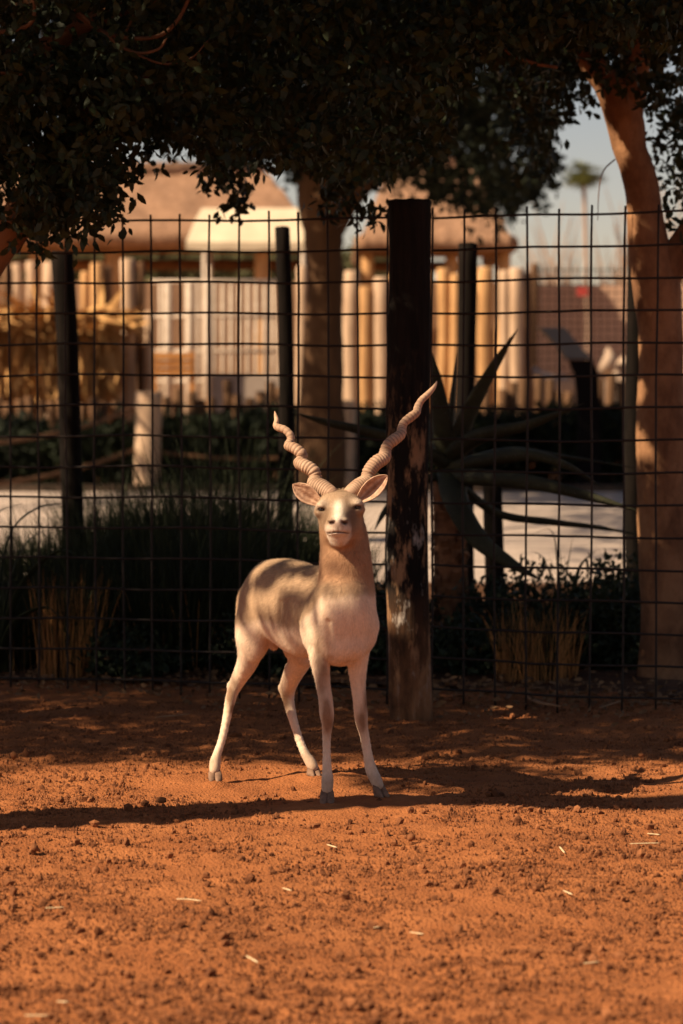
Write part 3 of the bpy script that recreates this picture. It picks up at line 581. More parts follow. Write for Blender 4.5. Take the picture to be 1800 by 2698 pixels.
for pa in ([(466, 2374), (498, 2375), (531, 2379)], [(1081, 2462), (1117, 2467)], [(1540, 2545), (1580, 2540)], [(66, 2682), (128, 2682)], [(1706, 2201), (1740, 2204)], [(745, 2345), (768, 2352)], [(862, 2230), (888, 2238)], [(1475, 2236), (1488, 2252)], [(1485, 2352), (1508, 2362)], [(1660, 2228), (1740, 2226)], [(650, 2525), (680, 2542)], [(120, 2398), (170, 2396)], [(150, 2645), (180, 2647)], [(1000, 2448), (985, 2450)]):
    stick('straw', pa, .0030, STRAW, 'pale piece of straw lying on the open sunlit red sand', 'straw', 'straw scattered on the sand')
def stone(px, py, r, label):
    p = on_ground(px, py); p[2] = r * .35; v, f = rocks(1, np.zeros((1, 3)), np.array([r]), .8)
    return tag(link('stone', np_mesh('stone', v, f), CLOD, None, p), label, 'stone')
stone(36, 1994, .019, 'small round brown stone on the sand at the edge of the shade')
stone(1083, 2210, .017, 'dark earth clod on sunlit sand in front of the right forefoot')
stone(1690, 1993, .020, 'small brown stone on the sand before the forked tree trunk')
stone(90, 2240, .020, 'dark earth clod on open sand below the long trunk shadow')
stone(425, 2112, .020, 'dark earth clod at the edge of the long trunk shadow')

# ------------------------------------------------------------------ dark posts of the back fence
for px0, px1, pt_, Y, rr, label in ((186, 160, 662, 17.0, .072, 'charred leaning post in front of the straw rack'), (752, 745, 597, 17.6, .052, 'thin charred leaning post beside the planter tree trunk'),
                                    (1228, 1229, 640, 17.8, .066, 'charred upright post behind the agave leaves'), (1674, 1672, 560, 17.8, .062, 'charred post half hidden by the smooth tree trunk')):
    base = np.array([sxz(px0 + (px0 - px1) * .9, Y), Y, 0]); top = at(px1, pt_, Y)
    tag(link('charred_post', log_mesh(rr, rr * .95, top[2], int(px0), 16, 18, .008, .05, (top[0] - base[0], 0)), CHAR, None, base), label, 'post')
base = np.array([sxz(1300, 17.0), 17.0, 0]); tag(link('charred_post', log_mesh(.065, .06, 1.02, 77, 16, 14, .008, .06), CHAR, None, base), 'short charred stump post under the agave leaves, before the pale path', 'post')
# ------------------------------------------------------------------ rope barrier across the path
LOGG = mat('grey_log', (.56, .39, .26), .85, dark=(.34, .22, .14), scale=4, stretch=(3, 3, .4), bump=.008, bscale=10, spec=.15)
LOGY = mat('yellow_log', (.58, .33, .145), .85, dark=(.36, .19, .08), scale=4, stretch=(3, 3, .4), bump=.008, bscale=10, spec=.15)
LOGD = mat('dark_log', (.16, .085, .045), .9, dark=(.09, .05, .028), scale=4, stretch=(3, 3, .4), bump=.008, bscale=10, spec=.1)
ROPE = mat('brown_rope', (.17, .085, .042), .9, dark=(.11, .055, .03), scale=40, spec=.1)
bY = 38.0; tag(link('bollard', log_mesh(.19, .185, at(390, 1032, bY)[2], 5, 20, 16, .03, .05), LOGG, None, (sxz(390, bY), bY, 0)), 'thick pale log bollard holding ropes beside the planter', 'bollard')
b2 = np.array([sxz(-160, 30), 30.0, 0]); b3 = np.array([sxz(905, 38.2), 38.2, 0])
tag(link('bollard', log_mesh(.17, .17, 1.3, 6, 16, 12, .03, .05), LOGG, None, b3), 'shaded log bollard behind the spiral horns of the addax', 'bollard')
def rope(a, b, sag, label, r=.028):
    a = np.array(a); b = np.array(b); t = np.linspace(0, 1, 20)[:, None]; s = a + (b - a) * t; s[:, 2] -= sag * 4 * (t * (1 - t))[:, 0]; c = s.mean(0)
    v, f = tube(s - c, r, 7); return tag(link('rope', np_mesh('rope', v, f), ROPE, None, c), label, 'rope')
rope(at(352, 1078, 37.95), at(-150, 1175, 31), .12, 'upper brown rope sagging from the pale log bollard to the left')
rope(at(352, 1186, 37.95), at(-150, 1290, 31), .10, 'lower brown rope sagging from the pale log bollard to the left')
rope(at(428, 1192, 38.0), at(905, 1190, 38.1), .10, 'brown rope between the pale bollard and the shaded bollard')
# ------------------------------------------------------------------ hedge and grass mound in the planter
HEDGE = mat('hedge_leaf', (.017, .023, .008), .75, dark=(.008, .011, .005), scale=1.2, spec=.2, trans=.15)
KERB = mat('dark_stone_edge', (.085, .055, .038), .9, dark=(.045, .03, .02), scale=5, bump=.01, bscale=20)
def hedge(px0, px1, Y, h, n, label):
    x0, x1 = sxz(px0, Y), sxz(px1, Y); c = np.array([(x0 + x1) / 2, Y, 0]); root = empty('hedge', c, label, 'hedge')
    p = np.stack([rng.uniform(x0, x1, n), Y + rng.uniform(-1.6, 1.0, n), h * rng.random(n) ** .6], 1); p[:, 2] *= 1 + .25 * vnoise(p * [1, 1, 0], .8, 5)
    v, f = twigs(p, 12, .17, .13, -.2); link('foliage', np_mesh('foliage', v - c, f, False), HEDGE, root, c)
    mb = MB()
    for k in range(24): x = rng.uniform(x0, x1); y = Y + rng.normal(0, .3); mb.tube([(x, y, -.05), (x + rng.normal(0, .1), y, h * .7)], [.025, .01], 5)
    o = link('stems', mb.mesh('stems'), TWIG, root, (0, 0, 0)); o.location = -c; o['kind'] = 'stuff'
hedge(-200, 420, 39.8, .85, 1050, 'low dark hedge behind the sagging ropes')
hedge(400, 960, 39.8, .95, 1050, 'low dark hedge between the pale bollard and the planter tree')
hedge(950, 1900, 40.6, 1.05, 1600, 'low dark hedge beyond the path, behind the agave')
slab('kerb', -60, 60, 37.2, 37.45, -.05, .12, KERB)
sheet('planter_soil', -60, 60, 37.45, 43.5, .03, SOIL)
# ------------------------------------------------------------------ stake edging
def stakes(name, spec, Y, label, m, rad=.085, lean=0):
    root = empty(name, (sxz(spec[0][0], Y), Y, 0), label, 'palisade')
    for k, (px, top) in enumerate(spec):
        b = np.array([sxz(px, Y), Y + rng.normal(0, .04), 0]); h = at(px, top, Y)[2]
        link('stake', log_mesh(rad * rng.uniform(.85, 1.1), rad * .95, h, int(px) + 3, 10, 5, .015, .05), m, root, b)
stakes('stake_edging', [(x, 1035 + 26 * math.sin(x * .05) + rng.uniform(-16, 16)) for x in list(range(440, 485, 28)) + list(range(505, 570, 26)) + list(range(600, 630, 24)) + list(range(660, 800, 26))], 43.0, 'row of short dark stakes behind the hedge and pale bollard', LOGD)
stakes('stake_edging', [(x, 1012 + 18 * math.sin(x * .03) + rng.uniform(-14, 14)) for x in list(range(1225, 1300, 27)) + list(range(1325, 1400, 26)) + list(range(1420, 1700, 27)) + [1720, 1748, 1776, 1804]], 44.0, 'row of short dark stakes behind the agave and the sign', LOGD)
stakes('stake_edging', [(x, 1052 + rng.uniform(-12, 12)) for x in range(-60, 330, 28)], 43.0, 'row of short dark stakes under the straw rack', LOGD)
# ------------------------------------------------------------------ log palisades
def palisade(spec, Y, label):
    root = empty('log_palisade', (sxz(spec[0][0], Y), Y, 0), label, 'palisade')
    for px, w, top, m in spec:
        r = w / 2 / F_PX * Y; b = np.array([sxz(px, Y), Y + rng.normal(0, .05), 0]); h = at(px, top, Y)[2]
        link('log', log_mesh(r * 1.03, r * .97, h, int(px) + 11, 14, 8, .03, .05, (rng.normal(0, .02), 0)), m, root, b)
palisade([(795, 30, 700, LOGG), (925, 42, 713, LOGG), (965, 38, 755, LOGY), (1005, 42, 730, LOGG), (1045, 40, 722, LOGY), (1085, 38, 740, LOGG), (1122, 38, 715, LOGY)], 46.5, 'log palisade standing behind the charred post')
palisade([(1167, 36, 707, LOGY), (1197, 26, 722, LOGY), (1277, 44, 704, LOGY), (1325, 30, 712, LOGG), (1365, 40, 706, LOGG), (1398, 22, 716, LOGD)], 46.5, 'log palisade standing behind the big agave')
palisade([(-20, 34, 700, LOGG), (20, 30, 700, LOGD), (48, 28, 694, LOGG), (88, 30, 688, LOGG), (133, 40, 690, LOGG), (163, 20, 700, LOGD), (228, 24, 715, LOGY), (257, 38, 692, LOGY), (285, 22, 700, LOGD)], 50.0, 'short log palisade above the straw rack')
palisade([(343, 40, 682, LOGG), (372, 22, 690, LOGD), (394, 26, 820, LOGG)], 44.5, 'pair of tall grey logs beside the straw rack')
# ------------------------------------------------------------------ straw rack
STRAWG = mat('golden_thatch', (.62, .36, .14), .85, dark=(.30, .15, .055), scale=5, stretch=(1, 1, .25), spec=.1)
sY = 44.0; x0, x1 = sxz(-120, sY), sxz(312, sY); zt = at(0, 842, sY)[2]; zb = at(0, 1050, sY)[2]; sc_ = np.array([(x0 + x1) / 2, sY, 0])
sr = empty('straw_rack', sc_, 'golden straw rack with hanging thatch beside the tall grey logs', 'straw rack')
for px in (-100, 100, 300): link('post', log_mesh(.09, .085, zt, px + 200, 12, 8, .02, .05), LOGY, sr, (sxz(px, sY), sY + .2, 0))
for zz in (zt - .04, (zt + zb) / 2): o = link('rail', MB().tube([(x0, sY + .1, zz), (x1, sY + .1, zz)], .05, 10).mesh('rail'), LOGY, sr, (0, 0, 0)); o.location = -sc_
n = 5200; a = np.stack([rng.uniform(x0, x1, n), sY + rng.normal(-.05, .12, n), rng.uniform(zb + .5, zt + .08, n)], 1); dd = np.stack([rng.normal(0, .16, n), rng.normal(-.05, .1, n), -np.ones(n)], 1)
top = rng.random(n) < .25; a[top, 2] = zt + rng.uniform(-.05, .12, top.sum()); dd[top] = np.stack([rng.normal(0, 1, top.sum()), rng.normal(-.4, .4, top.sum()), rng.normal(-.2, .25, top.sum())], 1)
v, f = leaf_cloud(a, dd, rng.uniform(.35, .8, n), .13); o = link('thatch', np_mesh('thatch', v - sc_, f, False), STRAWG, sr, sc_); o['kind'] = 'stuff'
mb = MB().box(((x0 + x1) / 2, sY + .35, (zt + zb) / 2 - .2), (x1 - x0, .06, zt - zb + .1)); o = link('back_board', mb.mesh('back_board', False), LOGD, sr, (0, 0, 0)); o.location = -sc_
# ------------------------------------------------------------------ thatched pavilions
THATCH = mat('thatch', (.31, .18, .11), .95, dark=(.20, .11, .065), scale=6, stretch=(1, 1, .5), bump=.04, bscale=9, spec=.05)
UNDER = mat('roof_timber', (.24, .11, .045), .9, dark=(.15, .07, .03), scale=4, spec=.1)
def pavilion(px0, px1, Yf, eave_py, ridge_py, Yr, posts, label, hip=.12, back=8.0):
    x0, x1 = sxz(px0, Yf), sxz(px1, Yf); ze = at(900, eave_py, Yf)[2]; zr = at(900, ridge_py, Yr)[2]; c = np.array([(x0 + x1) / 2, (Yf + Yr) / 2, 0]); root = empty('thatched_pavilion', c, label, 'pavilion')
    dx = (x1 - x0) * hip; Yb = 2 * Yr - Yf; th = .32; nu, nv = 60, 18
    def plane(a, b, c_, d):                                # grid between four corners a-b (eave) and d-c (ridge)
        u, w = np.meshgrid(np.linspace(0, 1, nu), np.linspace(0, 1, nv), indexing='ij'); u = u[..., None]; w = w[..., None]
        P = (np.array(a) * (1 - u) + np.array(b) * u) * (1 - w) + (np.array(d) * (1 - u) + np.array(c_) * u) * w; P = P.reshape(-1, 3)
        P[:, 2] += .07 * vnoise(P, .5, 3) + .05 * vnoise(P, .18, 4); return P
    mb = MB(); i, j = np.meshgrid(np.arange(nu - 1), np.arange(nv - 1), indexing='ij'); b_ = (i * nv + j).ravel(); qf = np.stack([b_, b_ + nv, b_ + nv + 1, b_ + 1], -1)
    A_, B_, C_, D_ = (x0, Yf, ze), (x1, Yf, ze), (x1 - dx, Yr, zr), (x0 + dx, Yr, zr); E_, F_ = (x1, Yb, ze), (x0, Yb, ze)
    for P in (plane(A_, B_, C_, D_), plane(B_, E_, C_, C_), plane(E_, F_, D_, C_), plane(F_, A_, D_, D_)): mb.add(P, [qf])
    mb.tube([D_, C_], .22, 10)
    for a, b in ((A_, B_), (B_, E_), (F_, A_)): mb.tube(np.array(a) + (np.array(b) - a) * np.linspace(0, 1, 40)[:, None] - [0, 0, .16], .2, 8, True, None, .08)
    o = link('roof', mb.mesh('roof'), THATCH, root, (0, 0, 0)); o.location = -c
    for y in (Yf + .5, Yb - .5):
        o = link('beam', MB().tube([(x0 + .3, y, ze - .32), (x1 - .3, y, ze - .32)], .14, 10).mesh('beam'), UNDER, root, (0, 0, 0)); o.location = -c
    o = link('ceiling', MB().box(((x0 + x1) / 2, (Yf + Yb) / 2, ze - .02), (x1 - x0 - .4, Yb - Yf - .4, .05)).mesh('ceiling', False), UNDER, root, (0, 0, 0)); o.location = -c
    for px, w in posts: link('post', log_mesh(w / 2 / F_PX * Yf, w / 2 / F_PX * Yf * .95, ze - .2, int(px), 12, 8, .02, .05), LOGY, root, (sxz(px, Yf + .6), Yf + .6, 0))
    return root
pavilion(-400, 830, 56, 606, 452, 61, [(-300, 50), (100, 44), (170, 36), (305, 52), (690, 40), (820, 40)], 'large thatched pavilion left of the planter tree')
pavilion(955, 1345, 60, 622, 430, 64.5, [(970, 34), (1190, 36), (1325, 40)], 'smaller thatched pavilion behind the charred post and agave', .2)
# ------------------------------------------------------------------ cream awning, gate, walls, sign, far fence
CANVAS = mat('cream_canvas', (.60, .49, .34), .8, dark=(.52, .41, .28), scale=2, spec=.15)
PIPE = mat('pale_pipe', (.50, .40, .31), .6, dark=(.38, .29, .215), scale=8, spec=.3)
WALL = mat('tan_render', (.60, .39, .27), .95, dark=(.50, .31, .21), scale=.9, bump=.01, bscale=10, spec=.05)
wY = 51.0; c = np.array([sxz(650, wY), wY, 0]); aw = empty('awning', c, 'cream canvas awning on pale poles before the thatched pavilion', 'awning')
e0, e1, t0, t1 = at(490, 638, wY), at(812, 638, wY), at(532, 548, wY + 1.2), at(806, 548, wY + 1.2)
mb = MB(); 
def quadpatch(a, b, c_, d, nu=24, nv=8, sag=.05):
    u, w = np.meshgrid(np.linspace(0, 1, nu), np.linspace(0, 1, nv), indexing='ij'); P = (a * (1 - u[..., None]) + b * u[..., None]) * (1 - w[..., None]) + (d * (1 - u[..., None]) + c_ * u[..., None]) * w[..., None]
    P[..., 2] += sag * np.sin(w * 3.14) - .02 * np.abs(np.sin(u * 9.4)) * (1 - w); i, j = np.meshgrid(np.arange(nu - 1), np.arange(nv - 1), indexing='ij'); g = (i * nv + j).ravel(); return P.reshape(-1, 3), [np.stack([g, g + nv, g + nv + 1, g + 1], -1)]
bk = np.array([0, 2.4, 0])
for q4 in ((e0, e1, t1, t0), (e1, e1 + bk, t1, t1), (e1 + bk, e0 + bk, t0, t1), (e0 + bk, e0, t0, t0), (e0 - [0, 0, .14], e1 - [0, 0, .14], e1, e0)): mb.add(*quadpatch(*[np.array(x) for x in q4]))
o = link('canvas', mb.mesh('canvas'), CANVAS, aw, (0, 0, 0)); o.location = -c
for p in (e0 + [.35, .05, 0], e1 + [-.1, .05, 0], e0 + [.35, 2.3, 0], e1 + [-.1, 2.3, 0]): o = link('pole', MB().tube([(p[0], p[1], 0), (p[0], p[1], e0[2] - .02)], .045, 8).mesh('pole'), PIPE, aw, (0, 0, 0)); o.location = -c
gY = 48.0; gc = np.array([sxz(540, gY), gY, 0]); gt = empty('pipe_gate', gc, 'pale pipe gate with bars between the straw rack and the planter tree', 'gate')
z1 = at(0, 742, gY)[2]; z0 = at(0, 1005, gY)[2]
for px in (403, 425, 443, 500, 522, 545, 566, 588, 610, 632, 654, 676, 698, 720, 742):
    w = .075 if px in (443, 500, 545, 742) else .035; o = link('bar', MB().tube([(sxz(px, gY), gY, .0), (sxz(px, gY), gY, z1)], w, 8).mesh('bar'), PIPE if px != 403 else LOGD, gt, (0, 0, 0)); o.location = -gc
for zz in (z1, (z1 * .65 + z0 * .35), (z1 * .3 + z0 * .7), z0): o = link('rail', MB().tube([(sxz(400, gY), gY, zz), (sxz(745, gY), gY, zz)], .04, 8).mesh('rail'), PIPE, gt, (0, 0, 0)); o.location = -gc
def block(name, px0, px1, py_top, Y, dep, m, label, cat, z0=0.0):
    x0, x1 = sxz(px0, Y), sxz(px1, Y); zt = at(900, py_top, Y)[2]; c = np.array([(x0 + x1) / 2, Y, 0]); bm = bmesh.new(); bmesh.ops.create_cube(bm, size=1)
    for v in bm.verts: v.co = Vector((v.co.x * (x1 - x0), v.co.y * dep, (v.co.z + .5) * (zt - z0) + z0))
    bmesh.ops.bevel(bm, geom=bm.edges[:], offset=.04, segments=2, affect='EDGES'); me = bpy.data.meshes.new(name); bm.to_mesh(me); bm.free(); return tag(link(name, me, m, None, c), label, cat)
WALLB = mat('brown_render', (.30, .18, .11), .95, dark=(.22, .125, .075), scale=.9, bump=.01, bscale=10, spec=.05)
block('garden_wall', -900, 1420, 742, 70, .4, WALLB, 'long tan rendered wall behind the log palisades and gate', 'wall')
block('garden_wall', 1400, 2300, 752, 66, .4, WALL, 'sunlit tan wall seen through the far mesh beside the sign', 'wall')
# bench made of planks
nY = 47.0; bc = np.array([sxz(465, nY), nY, 0]); bn = empty('plank_bench', bc, 'orange plank bench behind the pipe gate', 'bench')
BENCH = mat('orange_plank', (.50, .23, .07), .8, dark=(.38, .16, .05), scale=5, stretch=(.3, 1, 1), spec=.15)
for k, py in enumerate((938, 958, 978)): o = link('plank', MB().box((sxz(455, nY), nY + .02 * k, at(0, py, nY)[2]), (sxz(510, nY) - sxz(400, nY), .05, .115)).mesh('plank', False), BENCH, bn, (0, 0, 0)); o.location = -bc
for px in (405, 505): o = link('leg', MB().box((sxz(px, nY), nY + .12, at(0, 925, nY)[2] / 2), (.09, .09, at(0, 925, nY)[2])).mesh('leg', False), BENCH, bn, (0, 0, 0)); o.location = -bc
# wide pale concrete bench / trough
block('stone_trough', 560, 745, 985, 45.5, .8, PAVE, 'long pale stone trough behind the row of short stakes', 'trough')
# sign on a slanted pedestal
SIGN = mat('sign_panel', (.10, .095, .10), .45, dark=(.085, .08, .085), scale=3, spec=.5); SIGNB = mat('sign_stand', (.008, .006, .006), .9, spec=.05)
gY2 = 38.0; sgc = np.array([sxz(1555, gY2), gY2, 0]); sg = empty('information_sign', sgc, 'dark lectern sign with slanted grey panel beyond the path', 'sign')
def prism(px_pts, Y, dep, m, name):
    f0 = np.array([at(a, b, Y) for a, b in px_pts]); f1 = f0 + [0, dep, 0]; n = len(f0); v = np.concatenate([f0, f1]); side = [[k, (k + 1) % n, n + (k + 1) % n, n + k] for k in range(n)]
    bm = bmesh.new(); vs = [bm.verts.new(x) for x in v]; bm.faces.new(vs[:n]); bm.faces.new(vs[n:][::-1])
    for s_ in side: bm.faces.new([vs[k] for k in s_])
    bmesh.ops.recalc_face_normals(bm, faces=bm.faces[:]); bmesh.ops.bevel(bm, geom=bm.edges[:], offset=.008, segments=1, affect='EDGES'); me = bpy.data.meshes.new(name); bm.to_mesh(me); bm.free(); o = link(name, me, m, sg, (0, 0, 0)); o.location = -sgc; return o
prism([(1422, 862), (1488, 862), (1540, 925), (1565, 945), (1495, 945), (1470, 912)], gY2, .55, SIGN, 'panel')
gz = on_ground(1600, 1300)
p0 = at(1500, 947, gY2 + .1)
prism([(1498, 947), (1562, 947), (1578, 985), (1582, 1130), (1584, 1410), (1528, 1410), (1526, 1090), (1515, 985)], gY2 + .12, .22, SIGNB, 'stand')
# far mesh fence
fY = 50.0; c = np.array([sxz(1560, fY), fY, 0]); ff = empty('far_mesh_fence', c, 'fine far mesh fence before the sunlit tan wall', 'fence')
mb = MB(); zt = at(0, 700, fY)[2]
for x in np.arange(sxz(1405, fY), sxz(1905, fY), .14): mb.tube([(x, fY, .02), (x, fY, zt)], .010, 4, False)
for zz in np.arange(.15, zt + .01, .14): mb.tube([(sxz(1405, fY), fY + .02, zz), (sxz(1905, fY), fY + .02, zz)], .010, 4, False)
o = link('mesh_wires', mb.mesh('mesh_wires'), CHAR, ff, (0, 0, 0)); o.location = -c; o['kind'] = 'stuff'
for px in (1408, 1660, 1900): link('post', log_mesh(.07, .07, zt + .05, px, 10, 6, .01, .04), LOGD, ff, (sxz(px, fY), fY + .1, 0))
RED = mat('red_paint', (.38, .05, .04), .8)
rY = 49.8; o = tag(link('red_sign', MB().box((0, 0, 0), (.20, .03, .17)).mesh('red_sign', False), RED, None, (sxz(1532, rY), rY - .05, at(0, 768, rY)[2])), 'small red plate hung on the far mesh fence', 'sign')
# boulders at the foot of the far fence
RUB = mat('pale_boulder', (.48, .36, .27), .95, dark=(.32, .22, .15), scale=5, bump=.02, bscale=9)
for k, (px, py, r) in enumerate(((1405, 985, .22), (1440, 992, .25), (1380, 1000, .2), (1600, 940, .22), (1640, 945, .2), (1620, 985, .2), (1480, 1000, .22), (1660, 1000, .22))):
    Y = 47.0 + .3 * (k % 3); v, f = rocks(1, np.zeros((1, 3)), np.array([r]), .9); z = max(at(px, py, Y)[2] - .1, .1)
    tag(link('boulder', np_mesh('boulder', v, f), RUB, None, (sxz(px, Y), Y, .12 if k < 0 else z)), 'pale rounded boulder heaped before the far mesh fence', 'boulder', 'boulders by the far mesh fence')
block('rubble_bank', 1360, 1900, 1000, 47.6, 1.6, RUB, 'low rubble bank carrying pale boulders before the far mesh fence', 'bank')
# ------------------------------------------------------------------ far trees
OLIVE = mat('far_olive_leaf', (.13, .12, .055), .8, dark=(.07, .07, .035), scale=.8, spec=.1, trans=.2)
PALE = mat('bare_twig', (.42, .29, .21), .9, dark=(.30, .20, .14), scale=2, spec=.1)
PALM = mat('palm_leaf', (.20, .19, .05), .6, dark=(.10, .11, .03), scale=2, spec=.25, trans=.25)
def far_tree(px, Y, py0, py1, w, label, group, m=OLIVE, n=420):
    c = np.array([sxz(px, Y), Y, 0]); zb, zt = at(0, py1, Y)[2], at(0, py0, Y)[2]; d = rng.standard_normal((n, 3)); d /= np.linalg.norm(d, axis=1)[:, None]
    p = d * (rng.random(n)[:, None] ** .4) * [w, w * .8, (zt - zb) / 2] * (1 + .3 * vnoise(d * 3 + px, .9, 2))[:, None] + [0, 0, (zt + zb) / 2]
    v, f = twigs(p, 12, .4, .22, 0); root = empty('far_tree', c, label, 'tree', group); link('crown', np_mesh('crown', v, f, False), m, root, c)
    link('trunk', limb_mesh('trunk', [(0, 0, -.1, .2), (.1, 0, zb * .6, .15), (0, 0, (zb + zt) / 2, .06)], 8, 10), BARK2, root, c)
for px, Y, a, b, w in ((60, 82, 640, 760, 2.6), (240, 84, 650, 760, 2.4), (430, 80, 645, 770, 2.4), (620, 84, 640, 760, 2.6), (770, 80, 650, 770, 2.2), (930, 86, 660, 770, 2.4)):
    far_tree(px, Y, a, b, w, 'hazy olive tree beyond the thatched pavilions', 'olive trees beyond the pavilions')
def bare_tree(px, Y, top, w, label, group):
    c = np.array([sxz(px, Y), Y, 0]); H = at(0, top, Y)[2]; root = empty('bare_tree', c, label, 'tree', group)
    link('trunk', limb_mesh('trunk', [(0, 0, -.2, .16), (.1, 0, H * .3, .12), (.05, 0, H * .55, .08)], 8, 12), PALE, root, c)
    mb = MB()
    for k in range(70):
        a = rng.uniform(0, 6.28); z0 = rng.uniform(.15, .6) * H; rr = rng.uniform(.3, 1) * w; e = np.array([math.cos(a) * rr, math.sin(a) * rr, min(H, z0 + rng.uniform(.15, .5) * H)]); s = np.array([.08, 0, z0])
        mb.tube([s, (s + e) / 2 + rng.normal(0, .15, 3), e], [.04, .025, .010], 4, False)
    o = link('twigs', mb.mesh('twigs'), PALE, root, c); o['kind'] = 'stuff'
BARE_L = ['pale bare twiggy tree just beside the palm trunk', 'pale bare twiggy tree between the palm and the forked trunk', 'pale bare twiggy tree behind the forked trunk']
for px, Y, t, w in ((1450, 74, 520, 1.3), (1630, 78, 500, 1.5), (1790, 76, 460, 1.8)): bare_tree(px, Y, t, w, BARE_L.pop(0), 'bare trees beyond the far mesh')
pY = 60.0; pcn = np.array([sxz(1535, pY), pY, 0]); pz = at(0, 455, pY)[2]; pr = empty('palm', pcn, 'palm with yellow green fan crown against the pale sky', 'palm')
link('trunk', limb_mesh('trunk', [(0, 0, -.2, .08), (.1, 0, 2.5, .055), (.0, 0, pz, .045)], 10, 20), PALE, pr, pcn)
for k in range(46):
    d = rng.standard_normal(3); d /= np.linalg.norm(d); d[2] = d[2] * .7 + .1; mb = MB(); L = rng.uniform(.35, .6)
    for s_ in np.linspace(-1, 1, 13):
        sd = np.cross(d, [0, 0, 1]); sd /= np.linalg.norm(sd) + 1e-6; q0 = np.array([0, 0, pz]) + d * L * .35; tip = np.array([0, 0, pz]) + (d * math.cos(s_ * 1.1) + sd * math.sin(s_ * 1.1)) * L * 1.2 - [0, 0, .12]; m_ = (q0 + tip) / 2 + [0, 0, .03]; wv = np.cross(tip - q0, [0, 0, 1]); wv = wv / (np.linalg.norm(wv) + 1e-6) * .018
        mb.add([q0, m_ + wv, tip, m_ - wv], [[[0, 1, 2, 3]]])
    mb.tube([(0, 0, pz - .05), np.array([0, 0, pz]) + d * L * .36], .012, 4); link('frond', mb.mesh('frond', False), PALM, pr, pcn)
